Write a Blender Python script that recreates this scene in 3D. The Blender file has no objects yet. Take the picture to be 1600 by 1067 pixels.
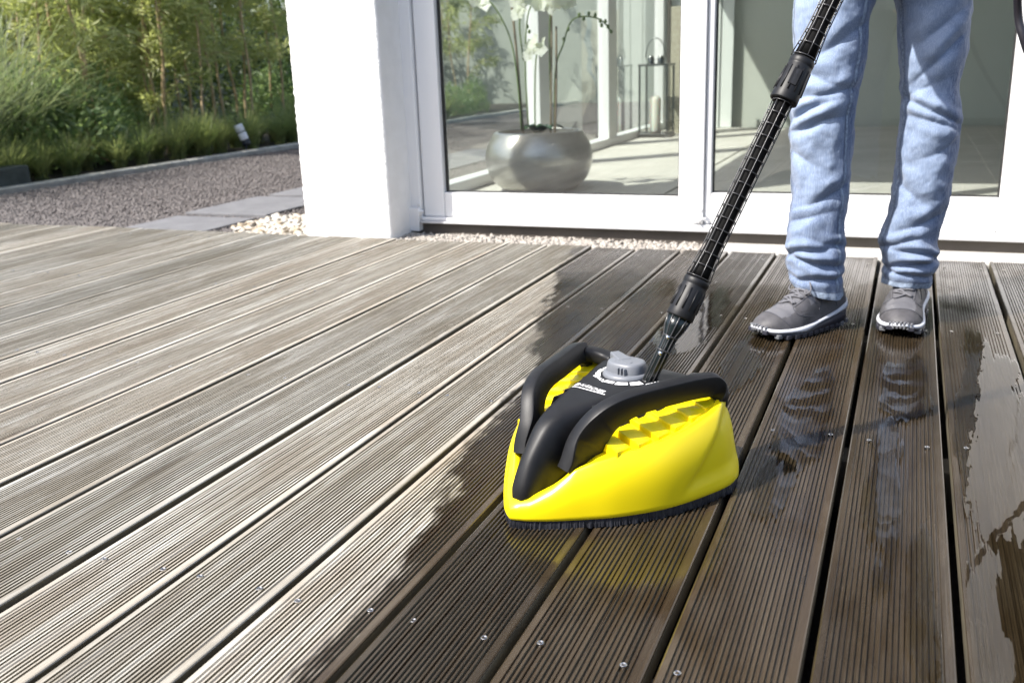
import bpy, bmesh, math, random
import numpy as np
from mathutils import Vector, Matrix, noise
from mathutils.bvhtree import BVHTree
R_ = math.radians
random.seed(7); rng = np.random.default_rng(7)
scene = bpy.context.scene
COL = scene.collection

# ------------------------------------------------------------------ camera
H = 0.62
FPX = 1493.6
def cam_axes(pitch=16.18, roll=-2.01, yaw=22.6):
    p, ro, y = R_(pitch), R_(roll), R_(yaw)
    fw = Vector((-math.sin(y)*math.cos(p), math.cos(y)*math.cos(p), -math.sin(p)))
    r = Vector((math.cos(y), math.sin(y), 0)); u = r.cross(fw)
    return fw, r*math.cos(ro)+u*math.sin(ro), u*math.cos(ro)-r*math.sin(ro)
fw, rt, up = cam_axes()
cd = bpy.data.cameras.new('camera'); cam = bpy.data.objects.new('camera', cd); COL.objects.link(cam)
m = Matrix((rt, up, -fw)).transposed().to_4x4(); m.translation = (0, 0, H); cam.matrix_world = m
cd.sensor_width = 36; cd.lens = FPX/1600*36; cd.clip_start = .02; cd.clip_end = 2000
cd.dof.use_dof = True; cd.dof.focus_distance = 1.45; cd.dof.aperture_fstop = 7.0
scene.camera = cam

# ------------------------------------------------------------------ light
EL, SX, SY = 50.0, 0.69, 0.724            # light travels toward +x +y, downwards
w = bpy.data.worlds.new('World'); scene.world = w; w.use_nodes = True
nt = w.node_tree; bg = nt.nodes['Background']
sky = nt.nodes.new('ShaderNodeTexSky'); sky.sky_type = 'NISHITA'; sky.sun_disc = False
sky.sun_elevation = R_(EL); sky.sun_rotation = math.atan2(-SX, -SY); sky.dust_density = 2.5; sky.air_density = 1.0; sky.ozone_density = 1.0
nt.links.new(sky.outputs[0], bg.inputs[0]); bg.inputs[1].default_value = 0.15
sd = bpy.data.lights.new('sun', 'SUN'); sd.energy = 4.6; sd.angle = R_(.55); sd.color = (1, .955, .89)
sun = bpy.data.objects.new('sun', sd); COL.objects.link(sun)
ldir = Vector((SX*math.cos(R_(EL)), SY*math.cos(R_(EL)), -math.sin(R_(EL))))
sun.rotation_euler = ldir.to_track_quat('-Z', 'Y').to_euler()
scene.view_settings.view_transform = 'Standard'; scene.view_settings.look = 'None'
scene.view_settings.exposure = 0.92; scene.view_settings.gamma = 1
scene.render.engine = 'CYCLES'
scene.cycles.max_bounces = 10; scene.cycles.transparent_max_bounces = 16
scene.cycles.caustics_reflective = False; scene.cycles.caustics_refractive = False
scene.cycles.use_denoising = True

# ------------------------------------------------------------------ helpers
def tag(o, label=None, cat=None, group=None, kind=None):
    if label: o['label'] = label
    if cat: o['category'] = cat
    if group: o['group'] = group
    if kind: o['kind'] = kind
    return o
def empty(name, loc=(0, 0, 0), rz=0):
    o = bpy.data.objects.new(name, None); COL.objects.link(o); o.location = loc; o.rotation_euler = (0, 0, rz); o.empty_display_size = .05
    return o
def link(name, me, mat=None, parent=None, smooth=False, loc=None):
    o = bpy.data.objects.new(name, me); COL.objects.link(o)
    if mat is not None and not me.materials: me.materials.append(mat)
    if parent is not None: o.parent = parent
    if loc is not None: o.location = loc
    if smooth: me.polygons.foreach_set('use_smooth', [True]*len(me.polygons))
    return o
def mesh(name, v, f, smooth=False):
    me = bpy.data.meshes.new(name); me.from_pydata([tuple(map(float, p)) for p in v], [], f); me.update()
    if smooth: me.polygons.foreach_set('use_smooth', [True]*len(me.polygons))
    return me
def fastmesh(name, V, F, smooth=False):
    """V (n,3) array, F (m,k) array, all faces k-gons"""
    V = np.asarray(V, dtype=np.float32); F = np.asarray(F, dtype=np.int32); me = bpy.data.meshes.new(name)
    me.vertices.add(len(V)); me.vertices.foreach_set('co', V.ravel())
    n, k = F.shape; me.loops.add(n*k); me.loops.foreach_set('vertex_index', F.ravel())
    me.polygons.add(n); me.polygons.foreach_set('loop_start', np.arange(0, n*k, k, dtype=np.int32))
    me.polygons.foreach_set('loop_total', np.full(n, k, dtype=np.int32))
    if smooth: me.polygons.foreach_set('use_smooth', [True]*n)
    me.update(calc_edges=True); me.validate(); return me
def box_bm(bm, x0, x1, y0, y1, z0, z1, bevel=0.0, seg=2):
    r = bmesh.ops.create_cube(bm, size=1); vs = r['verts']
    for q in vs: q.co = ((x0+x1)/2+q.co.x*(x1-x0), (y0+y1)/2+q.co.y*(y1-y0), (z0+z1)/2+q.co.z*(z1-z0))
    if bevel: bmesh.ops.bevel(bm, geom=list({e for q in vs for e in q.link_edges}), offset=bevel, segments=seg, affect='EDGES', profile=.5)
def boxes(name, L, mat, parent=None, bevel=.0, kind=None):
    bm = bmesh.new()
    for b in L: box_bm(bm, *b, bevel=bevel)
    me = bpy.data.meshes.new(name); bm.to_mesh(me); bm.free()
    return link(name, me, mat, parent)
def sharp(o, ang=35):
    o.data.set_sharp_from_angle(angle=R_(ang)); return o
def crect(a, b, c=.0022):
    o = []
    for sx, sy, q in ((1, 1, 0), (-1, 1, 1), (-1, -1, 0), (1, -1, 1)):
        p1, p2, p3 = (sx*a, sy*(b-c)), (sx*(a-c*.3), sy*(b-c*.3)), (sx*(a-c), sy*b)
        o += [p1, p2, p3] if q == 0 else [p3, p2, p1]
    return o
def catmull(P, n):
    P = [Vector(p) for p in P]; out = []
    Q = [P[0]*2-P[1]]+P+[P[-1]*2-P[-2]]
    for i in range(1, len(Q)-2):
        for k in range(n):
            t = k/n; a, b, c, d = Q[i-1], Q[i], Q[i+1], Q[i+2]
            out.append(.5*((2*b)+(-a+c)*t+(2*a-5*b+4*c-d)*t*t+(-a+3*b-3*c+d)*t**3))
    out.append(P[-1]); return out
def tube(path, rad, n=10, cap=True, upv=None):
    """verts, faces of a tube; rad a number or list"""
    path = [Vector(p) for p in path]; V = []; F = []
    N = len(path); rad = rad if hasattr(rad, '__len__') else [rad]*N
    t0 = (path[1]-path[0]).normalized(); a = t0.orthogonal().normalized() if upv is None else (Vector(upv)-t0*t0.dot(Vector(upv))).normalized()
    for i, p in enumerate(path):
        t = (path[min(i+1, N-1)]-path[max(i-1, 0)]).normalized()
        a = (a-t*a.dot(t)).normalized(); b = t.cross(a)
        for k in range(n):
            g = 2*math.pi*k/n; V.append(p+(a*math.cos(g)+b*math.sin(g))*rad[i])
    for i in range(N-1):
        for k in range(n): F.append((i*n+k, i*n+(k+1) % n, (i+1)*n+(k+1) % n, (i+1)*n+k))
    if cap: F.append(tuple(range(n))[::-1]); F.append(tuple((N-1)*n+k for k in range(n)))
    return V, F
def tube_obj(name, path, rad, mat, parent=None, n=10, label=None):
    V, F = tube(path, rad, n); return link(name, mesh(name, V, F, True), mat, parent)
def join(parts):
    V = []; F = []
    for v, f in parts:
        o = len(V); V += list(v); F += [tuple(i+o for i in q) for q in f]
    return V, F
def sweep(path, section_fn, close=True, upv=(0, 0, 1)):
    """section_fn(i,t)->list of (a,b) in the side/up frame"""
    path = [Vector(p) for p in path]; N = len(path); V = []; F = []; n = None
    for i, p in enumerate(path):
        t = (path[min(i+1, N-1)]-path[max(i-1, 0)]).normalized(); s = t.cross(Vector(upv)).normalized(); u = s.cross(t)
        sec = section_fn(i, i/(N-1)); n = len(sec)
        for a, b in sec: V.append(p+s*a+u*b)
    for i in range(N-1):
        for k in range(n): F.append((i*n+k, i*n+(k+1) % n, (i+1)*n+(k+1) % n, (i+1)*n+k))
    F.append(tuple(range(n))[::-1]); F.append(tuple((N-1)*n+k for k in range(n)))
    return V, F
def rrect(a, b, e=4., n=20):
    o = []
    for k in range(n):
        g = 2*math.pi*(k+.5)/n; c, s = math.cos(g), math.sin(g)
        o.append((a*math.copysign(abs(c)**(2/e), c), b*math.copysign(abs(s)**(2/e), s)))
    return o

# ------------------------------------------------------------------ materials
class NT:
    def __init__(s, name):
        s.m = bpy.data.materials.new(name); s.m.use_nodes = True; s.t = s.m.node_tree; s.b = s.t.nodes['Principled BSDF']; s.out = s.t.nodes['Material Output']
    def n(s, typ, **kw):
        q = s.t.nodes.new('ShaderNode'+typ)
        for k, v in kw.items():
            if k in q.inputs.keys(): q.inputs[k].default_value = v
            else: setattr(q, k, v)
        return q
    def l(s, a, b): s.t.links.new(a, b)
    def mix(s, fac, a, b, blend='MIX'):
        q = s.t.nodes.new('ShaderNodeMix'); q.data_type = 'RGBA'; q.blend_type = blend
        for i, x in ((0, fac), (6, a), (7, b)):
            if hasattr(x, 'is_linked'): s.l(x, q.inputs[i])
            else: q.inputs[i].default_value = x if i == 0 else (*x[:3], 1)
        return q.outputs[2]
    def math(s, op, a, b=None, c=None, clamp=False):
        q = s.t.nodes.new('ShaderNodeMath'); q.operation = op; q.use_clamp = clamp
        for i, x in enumerate((a, b, c)):
            if x is None: continue
            if hasattr(x, 'is_linked'): s.l(x, q.inputs[i])
            else: q.inputs[i].default_value = x
        return q.outputs[0]
    def maprange(s, v, a, b, c=0., d=1., smooth=True):
        q = s.t.nodes.new('ShaderNodeMapRange'); q.interpolation_type = 'SMOOTHSTEP' if smooth else 'LINEAR'
        s.l(v, q.inputs[0])
        for i, x in enumerate((a, b, c, d)): q.inputs[i+1].default_value = x
        return q.outputs[0]
    def noise(s, vec, scale, detail=4., rough=.55, dist=0.):
        q = s.n('TexNoise', Scale=scale, Detail=detail, Roughness=rough, Distortion=dist)
        if vec is not None: s.l(vec, q.inputs['Vector'])
        return q.outputs['Fac']
    def scaled(s, vec, sc):
        q = s.n('Mapping'); s.l(vec, q.inputs['Vector']); q.inputs['Scale'].default_value = sc; return q.outputs[0]
    def bump(s, h, strength=.3, dist=.01, normal=None):
        q = s.n('Bump', Strength=strength, Distance=dist); s.l(h, q.inputs['Height'])
        if normal is not None: s.l(normal, q.inputs['Normal'])
        return q.outputs[0]
def simple(name, col, rough=.5, metal=0., nscale=None, namt=.15, bump=0., bscale=None, bdist=.002, **kw):
    N = NT(name); N.b.inputs['Roughness'].default_value = rough; N.b.inputs['Metallic'].default_value = metal
    N.b.inputs['Base Color'].default_value = (*col, 1)
    tc = N.n('TexCoord').outputs['Object']
    if nscale:
        f = N.noise(tc, nscale); c = N.mix(N.maprange(f, .25, .75), tuple(x*(1-namt) for x in col), tuple(min(1, x*(1+namt)) for x in col))
        N.l(c, N.b.inputs['Base Color'])
    if bump: N.l(N.bump(N.noise(tc, bscale or 100), bump, bdist), N.b.inputs['Normal'])
    for k, v in kw.items(): N.b.inputs[k].default_value = v
    return N.m

# wet edge of the deck: x of the boundary as a function of y (where the cleaner has already passed)
WET = [(-3.3, -.50), (.60, -.545), (.714, -.552), (.793, -.563), (.907, -.570), (.986, -.586), (1.076, -.604), (1.195, -.612), (1.30, -.645), (1.475, -.667),
       (1.616, -.677), (1.80, -.70), (1.931, -.75), (2.167, -.839), (2.475, -.903), (2.766, -.991), (3.16, -1.045)]
def wood_mat():
    N = NT('deck wood'); b = N.b
    tc = N.n('TexCoord').outputs['Object']; pos = N.n('NewGeometry').outputs['Position']
    rnd = N.n('ObjectInfo').outputs['Random']
    off = N.n('CombineXYZ'); N.l(N.math('MULTIPLY', rnd, 37.), off.inputs[1]); N.l(N.math('MULTIPLY', rnd, 11.), off.inputs[0])
    va = N.n('VectorMath', operation='ADD'); N.l(tc, va.inputs[0]); N.l(off.outputs[0], va.inputs[1]); v = va.outputs[0]
    grain = N.noise(N.scaled(v, (95, 3.2, 30)), 1.0, 6, .62, .4)
    fibre = N.noise(N.scaled(v, (420, 9, 60)), 1.0, 4, .6)
    patch = N.noise(N.scaled(v, (11, 3.4, 1)), 1.0, 7, .66, .9)
    silver = N.noise(N.scaled(va.outputs[0], (17, 5.5, 3)), 1.0, 6, .7, .5); blot = N.noise(N.scaled(v, (38, 13, 5)), 1.0, 5, .65, .8)
    spots = N.noise(N.scaled(v, (60, 26, 10)), 1.0, 3, .6)
    warm = N.mix(rnd, (.262, .240, .192), (.300, .262, .212))
    grey = N.mix(rnd, (.438, .426, .382), (.408, .385, .335))
    c = N.mix(N.maprange(patch, .34, .64), warm, grey)
    c = N.mix(N.math('MULTIPLY', N.maprange(silver, .50, .66), .55), c, (.56, .55, .51))
    c = N.mix(N.math('MULTIPLY', N.maprange(blot, .54, .68), .42), c, (.17, .150, .112))
    c = N.mix(N.math('MULTIPLY', N.maprange(grain, .38, .70), .40), c, (.125, .10, .072))
    c = N.mix(N.math('MULTIPLY', N.maprange(fibre, .50, .72), .30), c, (.52, .50, .445))
    c = N.mix(N.math('MULTIPLY', N.maprange(spots, .66, .76), .55), c, (.095, .082, .062))
    crack = N.noise(N.scaled(v, (230, 1.6, 40)), 1.0, 3, .5, .3)
    c = N.mix(N.math('MULTIPLY', N.maprange(crack, .69, .73), .75), c, (.045, .036, .026))
    vk = N.n('TexVoronoi', Scale=1.0); N.l(N.scaled(v, (9, 1.9, 1)), vk.inputs['Vector']); kn_ = N.maprange(N.math('ADD', vk.outputs['Distance'], N.math('MULTIPLY', blot, .10)), .085, .165, 1., 0.)
    c = N.mix(N.math('MULTIPLY', kn_, .6), c, (.085, .062, .042))
    # per-board brightness
    hv = N.n('HueSaturation'); N.l(c, hv.inputs['Color']); N.l(N.maprange(rnd, 0, 1, .74, 1.20, False), hv.inputs['Value']); c = hv.outputs[0]
    # wet mask
    sp = N.n('SeparateXYZ'); N.l(pos, sp.inputs[0])
    fc = N.n('FloatCurve'); cv = fc.mapping.curves[0]; Y0, Y1, X0, X1 = -3.3, 3.16, -1.2, 0.0
    pts = [((y-Y0)/(Y1-Y0), (x-X0)/(X1-X0)) for y, x in WET]
    cv.points[0].location = pts[0]; cv.points[1].location = pts[-1]
    for q in pts[1:-1]: cv.points.new(*q)
    for q in cv.points: q.handle_type = 'VECTOR'
    fc.mapping.update(); N.l(N.maprange(sp.outputs[1], Y0, Y1, 0, 1, False), fc.inputs['Value'])
    xb = N.math('MULTIPLY_ADD', fc.outputs[0], X1-X0, X0)
    n1 = N.noise(N.scaled(pos, (26, 9, 1)), 1.0, 3, .55); n2 = N.noise(N.scaled(pos, (150, 18, 1)), 1.0, 2, .5)
    d = N.math('SUBTRACT', sp.outputs[0], xb)
    d = N.math('ADD', d, N.math('MULTIPLY', N.math('SUBTRACT', n1, .5), .12)); d = N.math('ADD', d, N.math('MULTIPLY', N.math('SUBTRACT', n2, .5), .05))
    wet = N.maprange(d, -.016, .022)
    wn = N.noise(N.scaled(pos, (7, 3.2, 1)), 1.0, 4, .6)
    soak = N.math('MULTIPLY', wet, N.maprange(wn, .25, .75, .955, 1.0))
    wc = N.mix(1.0, c, (.105, .076, .047), 'MULTIPLY')
    c = N.mix(soak, c, wc); N.l(c, b.inputs['Base Color'])
    rw = N.maprange(wn, .36, .62, .26, .07)
    rd = N.maprange(grain, .3, .7, .72, .55)
    q = N.n('Mix'); N.l(wet, q.inputs[0]); N.l(rd, q.inputs[2]); N.l(rw, q.inputs[3]); N.l(q.outputs[0], b.inputs['Roughness'])
    N.l(N.math('MULTIPLY_ADD', wet, .12, .22), b.inputs['Specular IOR Level'])
    h = N.math('ADD', N.math('MULTIPLY', grain, .6), N.math('MULTIPLY', fibre, .4))
    h = N.math('ADD', h, N.math('MULTIPLY', spots, .4))
    bs = N.math('MULTIPLY_ADD', wet, -.42, .60)
    bp = N.n('Bump', Distance=.0016); N.l(h, bp.inputs['Height']); N.l(bs, bp.inputs['Strength']); N.l(bp.outputs[0], b.inputs['Normal'])
    return N.m
def glass_mat(name, tint=(.90, .97, .93), refl=1.0):
    N = NT(name); N.t.nodes.remove(N.b)
    fr = N.n('Fresnel', IOR=1.6); tr = N.n('BsdfTransparent'); tr.inputs[0].default_value = (*tint, 1)
    gl = N.n('BsdfGlossy'); gl.inputs['Roughness'].default_value = .0; gl.inputs[0].default_value = (1, 1, 1, 1)
    bf = N.n('NewGeometry').outputs['Backfacing']
    mx = N.n('MixShader'); N.l(N.math('MULTIPLY', N.math('MULTIPLY', fr.outputs[0], refl, clamp=True), N.math('SUBTRACT', 1., bf)), mx.inputs[0]); N.l(tr.outputs[0], mx.inputs[1]); N.l(gl.outputs[0], mx.inputs[2]); N.l(mx.outputs[0], N.out.inputs[0])
    return N.m
def water_mat():
    N = NT('standing water'); N.t.nodes.remove(N.b)
    pos = N.n('NewGeometry').outputs['Position']
    h = N.noise(N.scaled(pos, (40, 14, 1)), 1.0, 2, .5); bn = N.bump(h, .10, .004)
    fr = N.n('Fresnel', IOR=1.36); N.l(bn, fr.inputs['Normal'])
    tr = N.n('BsdfTransparent'); tr.inputs[0].default_value = (.93, .94, .92, 1)
    gl = N.n('BsdfGlossy'); gl.inputs['Roughness'].default_value = .015; N.l(bn, gl.inputs['Normal'])
    mx = N.n('MixShader'); N.l(fr.outputs[0], mx.inputs[0]); N.l(tr.outputs[0], mx.inputs[1]); N.l(gl.outputs[0], mx.inputs[2]); N.l(mx.outputs[0], N.out.inputs[0])
    return N.m
def leaf_mat(name, c1, c2, trans=.45, rough=.45):
    N = NT(name); pos = N.n('NewGeometry').outputs['Position']
    f = N.noise(pos, 3.5, 4); f2 = N.noise(pos, 40., 2)
    c = N.mix(N.maprange(N.math('ADD', N.math('MULTIPLY', f, .6), N.math('MULTIPLY', f2, .4)), .38, .62), c1, c2)
    N.l(c, N.b.inputs['Base Color']); N.b.inputs['Roughness'].default_value = rough
    t = N.n('BsdfTranslucent'); N.l(N.mix(1., c, (1.25, 1.3, .85), 'MULTIPLY'), t.inputs[0])
    mx = N.n('MixShader'); mx.inputs[0].default_value = trans; N.l(N.b.outputs[0], mx.inputs[1]); N.l(t.outputs[0], mx.inputs[2]); N.l(mx.outputs[0], N.out.inputs[0])
    return N.m
def denim_mat():
    N = NT('blue denim'); tc = N.n('TexCoord').outputs['Object']
    streak = N.noise(N.scaled(tc, (900, 900, 28)), 1.0, 3, .6); weave = N.noise(N.scaled(tc, (1500, 1500, 700)), 1.0, 2, .6)
    fade = N.noise(N.scaled(tc, (9, 9, 5)), 1.0, 4, .55)
    at = N.n('Attribute', attribute_name='fade').outputs['Fac']; fade = N.math('ADD', N.math('MULTIPLY', fade, .6), N.math('MULTIPLY', at, .45))
    c = N.mix(N.maprange(fade, .25, .78), (.055, .090, .185), (.205, .272, .405))
    c = N.mix(N.math('MULTIPLY', N.maprange(streak, .42, .66), .55), c, (.38, .455, .59))
    c = N.mix(N.math('MULTIPLY', N.maprange(weave, .52, .75), .35), c, (.05, .08, .15))
    N.l(c, N.b.inputs['Base Color']); N.b.inputs['Roughness'].default_value = .85
    N.b.inputs['Sheen Weight'].default_value = .25; N.b.inputs['Sheen Roughness'].default_value = .5
    N.l(N.bump(N.math('ADD', streak, weave), .35, .0008), N.b.inputs['Normal'])
    return N.m
def plaster_mat():
    N = NT('white plaster'); tc = N.n('TexCoord').outputs['Object']
    a = N.noise(tc, 130, 4, .6); b2 = N.noise(tc, 14, 3)
    N.l(N.mix(N.maprange(b2, .3, .7), (.78, .78, .77), (.83, .83, .825)), N.b.inputs['Base Color']); N.b.inputs['Roughness'].default_value = .9
    N.l(N.bump(a, .8, .004), N.b.inputs['Normal']); return N.m
def gravel_ground():
    N = NT('gravel ground'); pos = N.n('NewGeometry').outputs['Position']
    v = N.n('TexVoronoi', Scale=38.); N.l(pos, v.inputs['Vector']); n2 = N.noise(pos, 6., 4)
    c = N.mix(N.maprange(v.outputs['Distance'], .05, .6), (.19, .165, .16), (.10, .085, .085)); c = N.mix(N.math('MULTIPLY', N.maprange(n2, .4, .65), .5), c, (.15, .13, .12))
    N.l(c, N.b.inputs['Base Color']); N.b.inputs['Roughness'].default_value = .95
    N.l(N.bump(v.outputs['Distance'], .8, .02), N.b.inputs['Normal']); return N.m
def stone_mat(name, c1, c2, scale=30.):
    N = NT(name); pos = N.n('NewGeometry').outputs['Position']
    f = N.noise(pos, scale, 5, .65); f2 = N.noise(pos, 300., 3, .6)
    N.l(N.mix(N.maprange(N.math('ADD', N.math('MULTIPLY', f, .7), N.math('MULTIPLY', f2, .3)), .35, .65), c1, c2), N.b.inputs['Base Color'])
    N.b.inputs['Roughness'].default_value = .85; N.l(N.bump(f2, .4, .002), N.b.inputs['Normal']); return N.m
M = dict(
    wood=wood_mat(), edge=simple('algae stained board edge with gap shade', (.085, .072, .045), .8, nscale=25, namt=.35, bump=.4, bscale=200), joist=simple('joist wood', (.10, .085, .06), .8, nscale=20),  # board edge: algae olive, darkened further to put the gap shade into the colour
    soil=simple('soil', (.045, .038, .03), .95, nscale=15, bump=.6, bscale=60, bdist=.01),
    gravel=gravel_ground(), pebble=stone_mat('purple grey gravel', (.075, .066, .064), (.185, .168, .160), 55.), palepebble=stone_mat('pale gravel', (.20, .175, .15), (.48, .45, .41), 70.),
    whitestone=stone_mat('white stones', (.30, .23, .14), (.60, .58, .54), 20.), slab=stone_mat('paving slab', (.125, .125, .132), (.165, .165, .172), 12.),
    kerb=stone_mat('concrete kerb', (.30, .29, .26), (.46, .45, .41), 10.), concrete=stone_mat('pale concrete', (.40, .39, .365), (.50, .49, .46), 14.),
    plaster=plaster_mat(), pvc=simple('white pvc', (.80, .80, .80), .28), pvcgrey=simple('threshold aluminium', (.62, .62, .63), .35, .4), seal=simple('glazing seal', (.02, .02, .02), .5),
    sill=simple('dark sill', (.085, .072, .06), .7, nscale=8), glass=glass_mat('door glass', (.955, .975, .965), 3.0), sideglass=glass_mat('side glass', (.945, .97, .955), 1.6), lanternglass=glass_mat('lantern glass', (.985, .99, .985)),
    tile=stone_mat('floor tile', (.50, .48, .43), (.58, .56, .51), 3.), grout=simple('grout', (.16, .15, .14), .9), roomwall=simple('room wall', (.52, .54, .49), .85, nscale=2, namt=.04), ceiling=simple('ceiling', (.78, .78, .76), .9),
    blind=simple('white blind', (.72, .75, .73), .7), canvas=stone_mat('beige canvas', (.36, .33, .25), (.46, .43, .34), 40.), bluecrack=simple('grey blue paint', (.20, .24, .27), .7, nscale=30),
    pot=simple('brushed pot', (.42, .41, .385), .30, .75, nscale=9, namt=.12, bump=.25, bscale=45, bdist=.003), potsoil=simple('bark mulch', (.05, .04, .03), .9, bump=.8, bscale=60, bdist=.01),
    stemg=simple('orchid stem', (.12, .17, .045), .5), cane=simple('cane stick', (.25, .19, .13), .6), oleaf=simple('orchid leaf', (.035, .075, .03), .35), petal=leaf_mat('white petal', (.80, .80, .76), (.86, .86, .84), .35),
    steel=simple('lantern steel', (.17, .175, .17), .28, 1.), wax=simple('candle wax', (.80, .78, .70), .5, **{'Subsurface Weight': .3}),
    yellow=simple('yellow plastic', (.87, .70, .006), .30, bump=.06, bscale=900, bdist=.0004, **{'Specular IOR Level': .45}), black=simple('black plastic', (.0085, .0087, .0100), .46, nscale=60, namt=.2, bump=.18, bscale=1400, bdist=.0004, **{'Specular IOR Level': .32}),
    gloss=simple('black lance plastic', (.006, .010, .011), .25, bump=.1, bscale=900, bdist=.0003), core=simple('lance core', (.003, .003, .003), .7, **{'Specular IOR Level': .1}), bristle=simple('black bristles', (.011, .012, .018), .6),
    knob=simple('grey knob plastic', (.150, .160, .180), .4, bump=.08, bscale=900, bdist=.0004), white=simple('white print', (.80, .80, .80), .5), rib=simple('rib plastic', (.035, .035, .037), .26), steelpin=simple('steel pin', (.7, .7, .7), .2, 1.),
    screw=simple('screw steel', (.50, .49, .47), .25, 1.), denim=denim_mat(), hem=simple('denim hem', (.25, .31, .41), .85, nscale=160, namt=.35), thread=simple('seam thread', (.12, .15, .22), .8),
    shoe=simple('grey leather upper', (.060, .058, .064), .58, nscale=45, namt=.28, bump=.5, bscale=420, bdist=.001), shoelight=simple('pale grey overlay', (.105, .105, .116), .45, nscale=30, namt=.1), shoedark=simple('dark mesh lining', (.055, .058, .072), .7), midsole=simple('white midsole', (.56, .58, .63), .45, nscale=40, namt=.06), outsole=simple('dark rubber outsole', (.022, .023, .034), .5), lug=simple('silver lug', (.16, .165, .18), .35, .2), lace=simple('grey lace', (.115, .115, .128), .8), hole=simple('punched hole', (.03, .03, .035), .8),
    hose=simple('black rubber hose', (.02, .018, .024), .4), skin=simple('skin', (.55, .36, .27), .5, **{'Subsurface Weight': .1}), shirt=simple('white shirt', (.68, .69, .70), .8), hair=simple('brown hair', (.06, .04, .025), .6),
    bark=simple('bamboo culm', (.42, .31, .18), .55, nscale=12, namt=.3), leafa=leaf_mat('bamboo leaf', (.27, .31, .12), (.52, .54, .28), .55), leafb=leaf_mat('shrub leaf', (.15, .23, .11), (.32, .40, .21), .55), leafc=leaf_mat('dark hedge leaf', (.045, .075, .025), (.11, .15, .05), .45),
    blade=leaf_mat('sedge blade', (.17, .22, .095), (.36, .39, .20), .55), bladeb=leaf_mat('pampas blade', (.12, .155, .100), (.24, .27, .18), .5), slate=stone_mat('dark green slate', (.035, .045, .042), (.07, .085, .08), 12.), gwall=simple('garden wall', (.36, .38, .34), .9, nscale=1.5, namt=.08), backwall=simple('grey green wall', (.30, .33, .27), .9, nscale=1.2, namt=.06),
    lampwhite=simple('lamp white', (.80, .83, .90), .35), lampdark=simple('lamp socket', (.02, .025, .035), .5), water=water_mat())

# ------------------------------------------------------------------ setting: ground
GZ = -.035
g = mesh('ground', [(-400, -400, -.16), (400, -400, -.16), (400, 400, -.16), (-400, 400, -.16)], [(0, 1, 2, 3)])
tag(link('ground', g, M['soil']), 'dark bare soil under and around the terrace', 'ground', kind='structure')
g = mesh('gravel_path', [(-5.12, 3.17, GZ-.012), (-1.84, 3.17, GZ-.012), (-1.84, 17, GZ-.012), (-5.12, 17, GZ-.012), (-5.12, -6, GZ-.012), (-4.68, -6, GZ-.012), (-4.68, 3.17, GZ-.012)], [(0, 1, 2, 3), (4, 5, 6, 0)])
tag(link('gravel_path', g, M['gravel']), 'purple grey gravel path between terrace and planting bed', 'path', kind='structure')
def pebbles(name, n, sampler, size, mat, zb, label, flat=.7, seed=1):
    r = np.random.default_rng(seed); xy = sampler(r, n); n = len(xy)
    base = np.array([(1, 0, 0), (0, 1, 0), (-1, 0, 0), (0, -1, 0), (0, 0, 1), (0, 0, -1)], float)
    tri = np.array([(0, 1, 4), (1, 2, 4), (2, 3, 4), (3, 0, 4), (1, 0, 5), (2, 1, 5), (3, 2, 5), (0, 3, 5)])
    s = size*(.55+.9*r.random((n, 1, 1)))
    V = base[None]*(.75+.5*r.random((n, 6, 3)))+r.normal(0, .16, (n, 6, 3)); V[:, :, 2] *= flat; V *= s
    th = r.random(n)*6.28; c, sn = np.cos(th)[:, None], np.sin(th)[:, None]
    x = V[:, :, 0]*c-V[:, :, 1]*sn; y = V[:, :, 0]*sn+V[:, :, 1]*c
    tl = r.normal(0, .35, (n, 1)); z = V[:, :, 2]+x*tl
    zz = zb+s[:, :, 0]*.35+r.random((n, 1))*size*.5
    P = np.stack([x+xy[:, 0:1], y+xy[:, 1:2], z+zz], -1).reshape(-1, 3)
    F = (tri[None]+np.arange(n)[:, None, None]*6).reshape(-1, 3)
    return tag(link(name, fastmesh(name, P, F), mat), label, 'gravel', kind='stuff')
def near_biased(r, n):
    y = 3.17+(r.random(n)**1.7)*7.5; x = -5.08+r.random(n)*3.2; k = (x < -1.9) & ~((x > -3.25) & (x < -2.80) & (y > 3.1) & ~((y > 3.665) & (y < 3.74)) & ~((y > 4.335) & (y < 4.39))) & ~((x > -2.28) & (y < 3.9)) & ~((x > -2.02))
    return np.stack([x[k], y[k]], -1)
pebbles('gravel', 90000, near_biased, .0070, M['pebble'], GZ-.012, 'loose purple grey gravel stones along the terrace edge', seed=3)
def leftstrip(r, n): return np.stack([-5.1+r.random(n)*.40, 1.5+r.random(n)*1.7], -1)
pebbles('gravel', 6000, leftstrip, .0085, M['pebble'], GZ-.012, 'loose gravel stones beside the end of the terrace boards', seed=4)
# strip at the door: bed + pale gravel + concrete strip
tag(boxes('door_strip', [(-1.86, -.60, 3.10, 3.40, -.12, -.022)], M['gravel']), 'gravel filled strip between boards and door sill', 'ground', kind='structure')
def dstrip(r, n):
    return np.stack([-1.80+r.random(n)*1.22, 3.15+r.random(n)*.19], -1)
pebbles('pale_gravel', 2600, dstrip, .0085, M['palepebble'], -.020, 'pale pebbles in the strip below the glass door', seed=5)
tag(boxes('concrete_strip', [(-.60, 3.2, 3.152, 3.37, -.12, -.007)], M['concrete'], bevel=.004), 'pale concrete strip between boards and right door pane', 'ground', kind='structure')
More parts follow.
